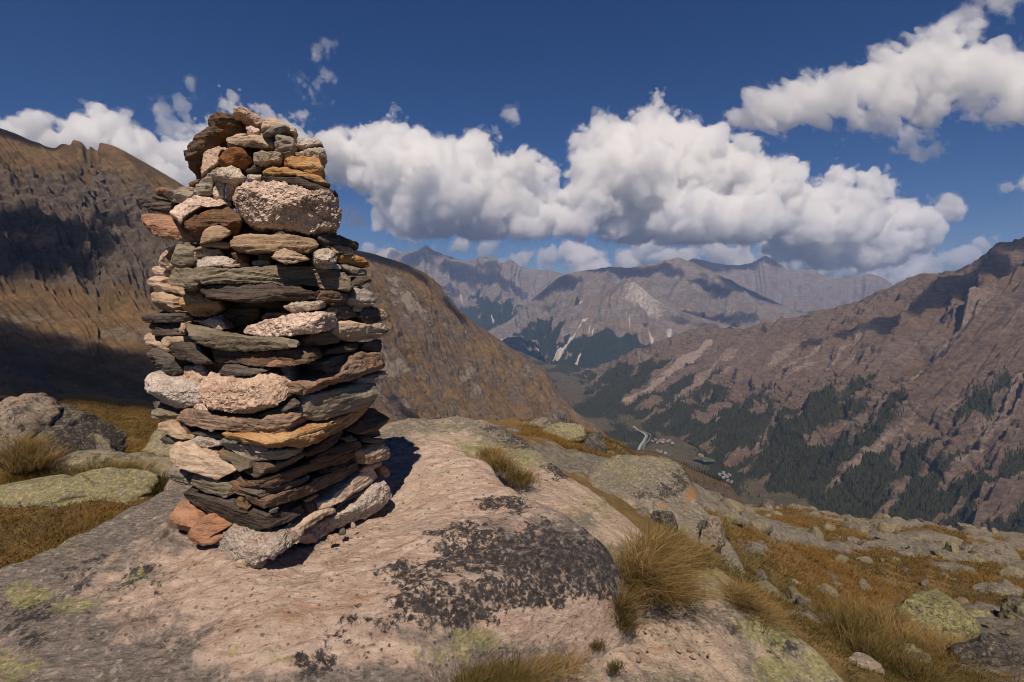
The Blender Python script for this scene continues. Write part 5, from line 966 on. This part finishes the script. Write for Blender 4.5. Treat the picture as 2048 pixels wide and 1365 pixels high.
for u, v in [(1440,951),(1446,948),(1450,953),(1455,956),(1447,957),(1460,952),(1455,963),(1463,966)]:
    house(u + rs.uniform(-1, 1), v, rs.uniform(7, 10), rs.uniform(8, 13), rs.uniform(5, 7), rs.uniform(0, 3), 0, 0, 'pale house of the small hamlet nearest to the viewer, among trees', 'houses of the near hamlet')
house(1402, 913, 13, 18, 6, .6, 0, 1, 'lone white house with a rust red roof beside the green meadow')
# --- grass
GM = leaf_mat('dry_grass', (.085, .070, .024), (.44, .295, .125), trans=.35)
def blades(base, n_per, L, spread, lean, seed, wid=.0022, tone=(.2, 1), wind=(.35, .1)):
    """thin bent blades growing from the points of BASE"""
    rs = np.random.RandomState(seed); nb = len(base) * n_per
    b = np.repeat(base, n_per, 0).astype(float); Ls = np.repeat(np.broadcast_to(L, len(base)), n_per) * rs.uniform(.45, 1.1, nb); sp = np.repeat(np.broadcast_to(spread, len(base)), n_per)
    th = rs.uniform(0, 6.283, nb); rr = sp * np.sqrt(rs.rand(nb)); b[:, 0] += rr * np.cos(th); b[:, 1] += rr * np.sin(th)
    ln = lean * (.25 + .9 * rr / np.maximum(sp, 1e-6)) * rs.uniform(.5, 1.3, nb); t2 = th + rs.normal(0, .5, nb)
    dx = ln * np.cos(t2) + wind[0] * rs.uniform(.3, 1.2, nb) * lean; dy = ln * np.sin(t2) + wind[1] * lean
    wd = np.repeat(np.broadcast_to(wid, len(base)), n_per); sa = rs.uniform(0, 6.283, nb); side = np.stack([np.cos(sa), np.sin(sa), 0 * sa], -1) * wd[:, None]
    V = []
    for f, wf in ((0, 1.0), (.4, .9), (.75, .6), (1.0, .08)):
        c = b + np.stack([dx * f ** 1.7 * Ls, dy * f ** 1.7 * Ls, (f - .28 * np.hypot(dx, dy) * f * f) * Ls], -1); V += [c - side * wf, c + side * wf]
    V = np.stack(V, 1); q = np.array([(0, 1, 3, 2), (2, 3, 5, 4), (4, 5, 7, 6)])
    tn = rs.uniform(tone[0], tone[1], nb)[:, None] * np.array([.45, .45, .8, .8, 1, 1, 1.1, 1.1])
    return V.reshape(-1, 3), (q[None] + (np.arange(nb) * 8)[:, None, None]).reshape(-1, 4), tn.reshape(-1)
def tuft(pts, label, L, n, spread=.05, lean=.9, seed=0, wid=.0022, tone=(.15, 1), wind=(.3, .0), sub=9):
    """pts: (u, v, Y) roots of the clump"""
    rs = np.random.RandomState(seed); B = np.array([P(*p) for p in pts]); k = rs.randint(len(B), size=n // sub); base = B[k] + rs.normal(0, spread * .7, (n // sub, 3)) * np.array([1, 1, .12]) - np.array([0, 0, .02])
    V, Fc, tn = blades(base, sub, L, spread, lean, seed, wid, tone, wind)
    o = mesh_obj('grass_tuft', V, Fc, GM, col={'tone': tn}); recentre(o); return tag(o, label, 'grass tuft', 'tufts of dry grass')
tuft([(1275,1140,2.72),(1290,1165,2.70),(1305,1185,2.68),(1325,1170,2.80),(1345,1185,2.78),(1330,1130,2.95),(1300,1100,2.95)], 'largest straw coloured tuft, growing against the black nose of the outcrop', .175, 3300, .075, 1.25, 1, .0017, wind=(.45, -.1))
tuft([(1345,1105,3.25),(1370,1125,3.2),(1330,1085,3.3),(1390,1120,3.3)], 'greenish tuft behind the largest straw coloured one', .15, 1900, .06, .8, 2, .0018, tone=(.0, .75))
tuft([(1235,1230,2.50),(1245,1250,2.48),(1240,1210,2.5)], 'small dark tuft under the overhang of the black nosed outcrop', .14, 900, .03, .9, 3, .0016, tone=(0, .7))
tuft([(1010,935,3.75),(1030,950,3.72),(1045,962,3.7),(995,925,3.8)], 'reddish brown tuft in the cleft between the two outcrops', .10, 1500, .05, .9, 4, .0018, tone=(.25, .8))
tuft([(985,916,4.0),(975,912,4.05)], 'small dry tuft above the reddish brown one in the cleft', .12, 600, .05, .9, 5, .0018, tone=(.2, .8))
tuft([(1490,1210,2.98),(1510,1235,2.95),(1530,1255,2.93),(1475,1195,3.02)], 'long dry tuft in a crack of the lichen covered ridge', .14, 1700, .045, 1.0, 6, .0016)
tuft([(1395,1115,3.45),(1405,1130,3.4)], 'small straw tuft on the ridge right of the greenish one', .12, 600, .04, .9, 7, .0018)
tuft([(960,1375,1.95),(990,1372,1.95),(1020,1368,1.97),(930,1385,1.9)], 'dark green tuft at the bottom edge under the outcrop', .095, 2200, .05, 1.0, 8, .0013, tone=(-.2, .5))
tuft([(1060,1350,2.1),(1090,1340,2.13),(1130,1330,2.2)], 'thin reddish dry grass at the bottom edge beside the dark green tuft', .10, 700, .05, 1.3, 9, .0012, tone=(.4, 1))
tuft([(1190,1285,2.33),(1197,1290,2.32)], 'tiny green cushion plant on the soil under the outcrop', .035, 260, .02, .8, 10, .0012, tone=(-.3, .2), wind=(0, 0))
tuft([(1235,1330,2.2),(1228,1333,2.2)], 'second tiny green cushion plant, nearer to the bottom edge', .035, 260, .02, .8, 19, .0012, tone=(-.3, .2), wind=(0, 0))
tuft([(225,962,5.35),(255,968,5.3),(200,965,5.35)], 'green brown shaggy tuft in front of the low ledge on the left', .26, 2200, .10, .9, 11, .003, tone=(-.1, .6))
tuft([(325,968,5.2),(330,975,5.1)], 'bright green tuft beside the cairn on the left', .13, 700, .07, .7, 12, .003, tone=(-.4, .15))
tuft([(140,955,5.5),(170,958,5.5),(110,958,5.5),(60,955,5.6)], 'low green grass behind the flat lichened slab', .14, 2000, .12, .8, 13, .003, tone=(-.2, .5))
tuft([(45,912,5.6),(30,905,5.65),(70,930,5.5)], 'golden tuft between the boulders at the left edge', .25, 1800, .10, .9, 14, .003, tone=(.3, .9))
tuft([(1690,1275,4.4),(1720,1295,4.3),(1660,1260,4.6)], 'olive green tuft at the lower end of the lichen covered ridge', .24, 2600, .10, .8, 15, .0026, tone=(-.2, .5))
tuft([(1740,1320,3.9),(1780,1340,3.9),(1830,1362,3.7)], 'green tuft at the bottom of the meadow near the pale rounded rock', .22, 2400, .10, .8, 16, .0024, tone=(-.2, .5))
tuft([(1800,1290,4.6),(1900,1325,4.4),(1930,1330,4.4),(1850,1310,4.5)], 'reddish golden grass in front of the large dark boulder', .22, 2800, .12, .8, 17, .0026, tone=(.3, .9))
tuft([(1720,1240,5.3),(1760,1250,5.2),(1790,1262,5.1)], 'orange brown tuft behind the olive green one', .22, 1800, .12, .8, 18, .003, tone=(.2, .8))
# meadow grass: one mass
rs = np.random.RandomState(21); n = 13000
Yg = 3.2 * (30 / 3.2) ** rs.rand(n); ug = rs.uniform(1330, 2120, n); xg = (ug - CU) / F * Yg * 1.03
n2 = 9000; Yl = 3.4 * (34 / 3.4) ** rs.rand(n2); xl = rs.uniform(-1.08, -.55, n2) * Yl
Yk = 10 * (18 / 10) ** rs.rand(3000); xk = rs.uniform(.02, .30, 3000) * Yk
xg, Yg = np.r_[xg, xl, xk], np.r_[Yg, Yl, Yk]
rkg = rockiness(xg, Yg) * sstep(-.1, .6, xg / (Yg + 4.5) + .25) - .35 * (1 - sstep(-.1, .5, xg / (Yg + 4.5)))
k = rkg < -.02; xg, Yg = xg[k], Yg[k]; zg = ground_z(xg, Yg)
for f_, ol in ((main_f, main_out), (sec_f, sec_out), (third_f, third_out)):
    k = poly_dist(np.stack([xg, Yg], -1), ol) < .05; xg, Yg, zg = xg[k], Yg[k], zg[k]
patch = fbm(np.stack([xg * .45, Yg * .45, 0 * xg], -1), 4, seed=91)
GM2 = leaf_mat('turf', (.055, .050, .016), (.30, .165, .05), trans=.3)
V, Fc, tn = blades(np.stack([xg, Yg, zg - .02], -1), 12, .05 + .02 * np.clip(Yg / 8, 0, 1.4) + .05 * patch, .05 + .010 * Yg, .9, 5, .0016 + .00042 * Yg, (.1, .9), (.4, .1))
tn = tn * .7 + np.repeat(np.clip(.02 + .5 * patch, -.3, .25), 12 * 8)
tag(mesh_obj('meadow_grass', V, Fc, GM2, col={'tone': tn}), 'short brown and golden grass growing over the meadow', 'grass', kind='stuff')
# ---------------------------------------------------------------- clouds: closed billowing bodies filled with even white fog
def surface_nets(f, org, h):
    """closed surface of f<0 on a grid"""
    s = f < 0; nx, ny, nz = f.shape
    c = [(i, j, k) for i in (0, 1) for j in (0, 1) for k in (0, 1)]
    sl_ = lambda a, o: a[o[0]:nx - 1 + o[0], o[1]:ny - 1 + o[1], o[2]:nz - 1 + o[2]]
    cnt = sum(sl_(s, o).astype(np.int8) for o in c); act = (cnt > 0) & (cnt < 8)
    idx = -np.ones(act.shape, np.int64); ii = np.argwhere(act); idx[act] = np.arange(len(ii))
    acc = np.zeros((len(ii), 3)); n = np.zeros(len(ii))
    vals = {o: f[ii[:, 0] + o[0], ii[:, 1] + o[1], ii[:, 2] + o[2]] for o in c}
    for a in c:
        for ax in range(3):
            if a[ax]: continue
            b = list(a); b[ax] = 1; b = tuple(b); va, vb = vals[a], vals[b]
            x = (va < 0) != (vb < 0); t = np.where(x, va / np.where(va == vb, 1, va - vb), 0)
            q = np.array(a, float)[None] + np.zeros((len(ii), 3)); q[:, ax] += t
            acc += np.where(x[:, None], q, 0); n += x
    V = (ii + acc / n[:, None]) * h + org
    Fs = []
    for ax in range(3):
        o1, o2 = [(1, 2), (2, 0), (0, 1)][ax]
        lo = [slice(1, d - 1) for d in f.shape]; lo[ax] = slice(0, f.shape[ax] - 1)
        hi = list(lo); hi[ax] = slice(1, f.shape[ax])
        a, b = s[tuple(lo)], s[tuple(hi)]
        for fl in (0, 1):
            e = np.argwhere((a & ~b) if fl == 0 else (~a & b)); 
            for d in range(3):
                if d != ax: e[:, d] += 1
            def at(d1, d2):
                e2 = e.copy(); e2[:, o1] += d1; e2[:, o2] += d2; return idx[e2[:, 0], e2[:, 1], e2[:, 2]]
            q = np.stack([at(-1, -1), at(0, -1), at(0, 0), at(-1, 0)], -1)
            Fs.append(q if fl == 0 else q[:, ::-1])
    return V, np.concatenate(Fs)
def cloud_mat(name, mfp):
    m = N(name); m.t.links.new(m.n('VolumeScatter', Color=(1, 1, 1), Density=1.0 / mfp, Anisotropy=0.15).outputs[0], m.out.inputs['Volume'])
    return m.m
def cloud_body(B, k, label, res, mfp, rough, zb, seed, wisp, scale, shear, oct_=6, fringe=0.):
    B = np.array(B, float); pad = 14 * k
    lo = (B[:, :3] - B[:, 3:4] * 1.15).min(0) - pad; hi = (B[:, :3] + B[:, 3:4] * 1.15).max(0) + pad
    h = res * k; n = np.ceil((hi - lo) / h).astype(int) + 1
    ax = [(lo[i] + h * np.arange(n[i])).astype(np.float32) for i in range(3)]
    fld = np.full(tuple(n), 1e9, np.float32); kk = 10 * k; amp = 34 * k * rough
    for x, y, z, r, sq in B:                                        # smooth union, each ball only in its own box
        e = r + amp * 1.7 + kk; sl = tuple(slice(max(0, int((c - e - lo[i]) / h)), int((c + e - lo[i]) / h) + 2) for i, c in enumerate((x, y, z)))
        gx, gy, gz = np.meshgrid(*[ax[i][sl[i]] for i in range(3)], indexing='ij'); f0 = fld[sl]
        d = np.sqrt((gx - x) ** 2 + (gy - y) ** 2 + ((gz - z) / sq) ** 2) - r
        hh = np.clip(.5 + .5 * (f0 - d) / kk, 0, 1); fld[sl] = np.where(f0 > 1e8, d, f0 * (1 - hh) + d * hh - kk * hh * (1 - hh))
    ij = np.nonzero((fld < amp * 1.2) & (fld > -amp * 1.6)); q = np.stack([ax[i][ij[i]] for i in range(3)], -1).astype(float)
    z_ = q[:, 2].copy(); q = q / (scale * k * 2.2); q[:, 0] += shear * q[:, 2]
    s = 0; a = 1.0; qq = q + seed * 7.1
    for i in range(oct_):
        g = gnoise(qq); s = s + a * (np.abs(g) * 1.7 - .45 if i < 3 else -g * .8); qq = qq * 2.1 + 3.3; a *= .63
    fld[ij] += (-amp * .62 * s * wisp + amp * .12).astype(np.float32)
    if zb is not None:                                              # flat condensation level
        w2 = 7 * k * fbm(np.stack(np.meshgrid(ax[0], ax[1], [seed], indexing='ij'), -1) / (45 * k), 4); fld = np.maximum(fld, (zb + w2) - ax[2][None, None, :])
    fld[0] = fld[-1] = 1; fld[:, 0] = fld[:, -1] = 1; fld[:, :, 0] = fld[:, :, -1] = 1
    V, Fc = surface_nets(fld, lo, h)
    o = mesh_obj('cloud', V, Fc, cloud_mat('cloud_fog', mfp * k)); recentre(o)
    if fringe:                                                      # thin torn veil round the dense body
        g = gnoise(q * 3.1 + 9) + .6 * gnoise(q * 7.3) + .4 * gnoise(q * 16.)
        f2 = fld.copy(); f2[ij] += (-fringe * k * (1.0 + 1.5 * g)).astype(np.float32)
        f2[0] = f2[-1] = 1; f2[:, 0] = f2[:, -1] = 1; f2[:, :, 0] = f2[:, :, -1] = 1
        V, Fc = surface_nets(f2, lo, h); w_ = mesh_obj('fringe', V - np.array(o.location), Fc, cloud_mat('thin_fog', mfp * k * 4.5), o)
    return tag(o, label, 'cloud')
def cloud(blobs, Y, label, res=3.1, mfp=15.0, rough=1.0, base=None, depth=.7, seed=1.0, wisp=1.0, scale=26.0, shear=0.0):
    """blobs: (u, v, radius[, squash]) in photo units, turned into balls of real size about the distance Y"""
    k = Y / F; rs = np.random.RandomState(int(seed * 10)); B = []
    for b in blobs:
        off = rs.uniform(-1, 1) * b[2] * depth * k; p = P(b[0], b[1], Y + off); B.append((p[0], p[1], p[2], b[2] * k * (Y + off) / Y, b[3] if len(b) > 3 else 1.0))
    return cloud_body(B, k, label, res, mfp, rough, None if base is None else P(CU, base, Y)[2], seed, wisp, scale, shear, 6, 5.0)
cloud([(690,320,48),(672,295,32),(735,300,44),(785,283,44),(835,300,40),(800,350,70),(880,330,55),(930,330,50),(962,298,32),(900,390,80),(980,360,55),(1020,360,45),(1052,332,26),(1065,365,35),(1090,395,30),(960,410,70),(1040,420,60),(820,420,60),(860,450,55,.6),(960,455,60,.5),(1050,455,50,.5),(1105,360,13),(1108,388,20),(720,345,40),(1100,430,40,.8),(1120,460,30,.6),(1080,462,40,.5)],
      11000, 'large white cumulus cloud rising just right of the cairn, grey underneath', base=474, seed=1)
cloud([(1313,210,20),(1300,222,16),(1325,228,18),(1312,245,30),(1200,268,32),(1165,300,26),(1240,290,52),(1310,290,58),(1375,280,42),(1190,340,55),(1280,350,80),(1380,350,85),(1460,340,55),(1500,380,65),(1560,370,50),(1180,400,55),(1160,440,50,.7),(1260,430,85,.7),(1380,440,90,.7),(1480,440,80,.7),(1580,430,60),(1640,400,40),(1620,460,60),(1700,460,50),(1720,410,30),(1420,310,45),(1313,200,12),(1340,240,20),(1140,450,36,.7),(1150,400,36)],
      11300, 'huge white cumulus with a tall narrow turret and dark grey base', base=488, seed=2)
cloud([(1790,440,34),(1830,450,40),(1750,475,50),(1680,490,50),(1870,430,26),(1905,420,18),(1932,413,10),(1800,490,40),(1720,515,36),(1640,505,40),(1850,480,26),(1770,380,22),(1730,370,26),(1690,360,30),(1640,440,60),(1590,470,60),(1700,430,50),(1760,440,40),(1580,340,30)], 12500, 'ragged white cloud bank tapering to a point, right of the huge turreted cumulus', seed=3, rough=1.0, mfp=12)
cloud([(1505,222,30),(1545,215,38),(1590,210,44),(1640,205,46),(1690,185,46),(1740,170,48),(1790,150,50),(1840,125,50),(1885,100,42),(1925,75,32),(1850,180,55),(1910,150,55),(1740,232,28),(1710,252,16),(1780,205,45),(1960,120,36),(2000,100,30),(1990,165,42),(2040,150,46),(2030,210,36),(2090,180,60),(1950,200,26)],
      6200, 'long slanting grey white cloud in the upper right of the sky', seed=4, mfp=26, rough=1.05, depth=.5, wisp=1.15, shear=.8)
cloud([(1925,28,14),(1955,12,18),(1990,0,20),(1900,42,8),(2030,-10,20)], 6200, 'thin wispy cloud at the very top right corner', seed=5, mfp=45, rough=.8, wisp=1.4, shear=1.0)
cloud([(40,262,30),(70,262,34),(100,285,34),(20,275,24)], 12000, 'round white cumulus peeping over the left mountain, leftmost one', seed=6)
cloud([(165,250,26),(200,252,34),(240,250,30),(210,290,50),(270,290,40),(150,280,34),(300,325,42),(345,355,44),(385,385,50),(260,330,40)], 12000, 'white cumulus over the jagged rocks of the left mountain', seed=7)
cloud([(375,300,24),(410,270,26),(440,240,22),(475,222,20),(430,300,50),(500,240,24),(540,250,24),(575,260,22),(600,240,16),(590,285,30),(610,310,30),(400,340,50)], 11500, 'torn white cloud behind the top of the cairn', seed=8, rough=1.25, wisp=1.45, mfp=22)
cloud([(330,225,12),(360,215,12),(345,250,12),(310,215,9),(370,245,10)], 11500, 'frayed cloud wisps left of the top of the cairn', seed=9, rough=.9, wisp=1.7, mfp=60)
cloud([(640,90,9),(655,100,9),(625,115,7)], 9000, 'faint wisp high above the cairn, topmost of three', seed=10, rough=.7, wisp=1.5, mfp=60)
cloud([(655,150,14),(635,170,14),(665,165,9),(610,190,9),(580,150,7)], 9000, 'faint torn wisp above and right of the cairn', seed=11, rough=.8, wisp=1.6, mfp=60)
cloud([(381,172,11),(388,180,7)], 9000, 'tiny wisp alone in the blue left above the cairn', seed=12, rough=.6, wisp=1.4, mfp=45)
cloud([(1026,234,12),(1034,240,8)], 10000, 'tiny round cloud alone between the two big cumulus clouds', seed=13, rough=.6, wisp=1.3, mfp=34)
cloud([(993,262,8),(1000,275,6)], 10000, 'tiny puff beside the top of the cumulus next to the cairn', seed=14, rough=.5, mfp=14)
cloud([(1822,272,18),(1850,268,16),(1865,297,14),(1840,300,10)], 7000, 'small thin cloud below the long slanting one', seed=15, rough=.8, wisp=1.4, mfp=30, shear=.8)
cloud([(1895,400,14),(1912,398,12)], 9000, 'small flat grey cloud above the pointed end of the cloud bank', seed=16, rough=.5, mfp=24)
cloud([(2035,372,14),(2055,366,16)], 8000, 'small pale cloud cut by the right edge', seed=17, rough=.6, mfp=24)
cloud([(1965,487,18),(1935,505,18),(1900,515,20),(1980,500,16),(1870,530,20)], 24000, 'white cloud rising behind the crest of the right mountain', seed=18, res=4)
cloud([(1130,508,24),(1160,520,26),(1105,520,18),(1200,528,22),(1250,520,26),(1290,508,24),(1330,505,26),(1380,510,30),(1430,505,26),(1480,515,34),(1560,520,40),(1640,525,40),(1700,530,34),(1770,545,30),(1830,545,34)], 26000, 'low distant cloud bank behind the far mountain crests', seed=19, res=4, mfp=10)
cloud([(1020,518,14),(1050,522,18),(1080,530,16),(1000,528,12)], 26000, 'low white cloud behind the far peaks, left of the distant bank', seed=20, res=4)
cloud([(915,488,14),(905,495,9),(925,482,8)], 20000, 'small low puff right of the pointed far peak', seed=21, res=4, rough=.7)
cloud([(970,488,14),(985,494,16),(965,500,10)], 20000, 'small low puff, second one right of the pointed far peak', seed=22, res=4, rough=.7)
cloud([(790,455,22),(775,440,16),(815,472,20),(840,470,20)], 14000, 'white lower lobe of cloud under the cumulus next to the cairn', seed=23)
cloud([(705,436,16),(720,440,10),(690,430,10)], 12000, 'small white cloud touching the right side of the cairn', seed=24, rough=.6)
cloud([(745,502,12),(765,498,9)], 24000, 'small white cloud on the spur crest right of the cairn', seed=25, res=4, rough=.6)
# clouds higher than the frame, over the mountains: their shadows lie on the slopes
def shade(V, pts, H, label, seed, res=26., flat=.55):
    """pts: (u, v, radius in metres) of the shaded ground"""
    B = []
    for u, v, r in pts:
        p = find(V, u, v); t = (H - p[2]) / SUN[2]; c = p + SUN * t; B.append((c[0], c[1], c[2], r, flat))
    k = res / 4; return cloud_body(B, k, label, 4.0, 9.0, .28 * np.mean([b[3] for b in B]) / (34 * k), None, seed, 1.0, 26., 0., 5)
shade(LV, [(20,440,75),(90,420,70),(170,410,70),(60,500,80),(150,480,70),(10,540,60),(215,440,45),(100,540,35)], 1750, 'cloud overhead, above the picture, shading the cliffs of the left mountain', 31, 12)
shade(LV, [(20,680,62),(90,720,70),(170,740,70),(240,760,60),(60,770,70),(150,790,70),(300,780,60),(-60,730,70),(260,720,40),(0,640,22)], 1900, 'cloud overhead, above the picture, shading the hollow below the left mountain', 32, 12)
shade(LV, [(760,515,50),(800,530,40),(840,555,34),(720,510,40),(905,620,34),(925,640,26)], 1800, 'cloud overhead, above the picture, shading the crest of the brown spur', 33, 10)
shade(LV, [(790,800,20),(820,830,24),(850,850,20),(870,690,14)], 1600, 'small cloud overhead, above the picture, shading the foot of the brown spur', 34, 6)
shade(RV, [(1560,705,70),(1620,690,90),(1690,665,100),(1760,640,110),(1840,610,130),(1910,570,140),(1980,530,150),(2040,490,150),(2040,650,70),(1500,712,50),(2080,560,150)], 2300, 'long cloud overhead, above the picture, shading the crest of the right mountain', 35, 30)
shade(AV, [(1080,585,260),(1130,565,300),(1190,555,320),(1250,545,300),(1310,545,260),(1350,545,200),(1100,620,160),(1160,600,160)], 3700, 'broad cloud overhead, above the picture, shading the crest of the far range', 36, 60)
shade(AV, [(1340,640,160),(1390,635,220),(1450,640,240),(1500,635,200),(1350,665,150),(1420,665,180)], 3300, 'cloud overhead, above the picture, shading the far slope behind the right ridge', 37, 60)
shade(CVv, [(830,520,360),(870,520,380),(920,545,380),(970,560,360),(1010,570,320),(1040,590,220),(900,575,220),(985,530,250),(1060,550,200)], 5600, 'broad cloud overhead, above the picture, shading the peaks at the valley head', 38, 80)
B_ = []
for x, y, r in [(-44, 50, 36), (-75, 60, 34), (-25, 62, 26), (-100, 40, 40)]:
    t = (1520 + 12) / SUN[2]; B_.append((x + SUN[0] * t, y + SUN[1] * t, 1520, r, .5))
cloud_body(B_, 1.3, 'small cloud overhead, above the picture, shading the turf behind the left boulders', 4., 7., .22, None, 39, 1.0, 26., 0., 5)
# ---------------------------------------------------------------- air
hv = np.array([(x, y, z) for x in (-16000, 18000) for y in (-60, 17500) for z in (-1100, 1420)], float)
hf = np.array([(0, 1, 3, 2), (4, 6, 7, 5), (0, 4, 5, 1), (2, 3, 7, 6), (0, 2, 6, 4), (1, 5, 7, 3)])
m = N('air'); pv = m.n('VolumePrincipled', Color=(.38, .57, 1.0), Density=4.6e-5); m.t.links.new(pv.outputs[0], m.out.inputs['Volume'])
haze = mesh_obj('haze', hv, hf, m.m, smooth=False); tag(haze, kind='stuff')
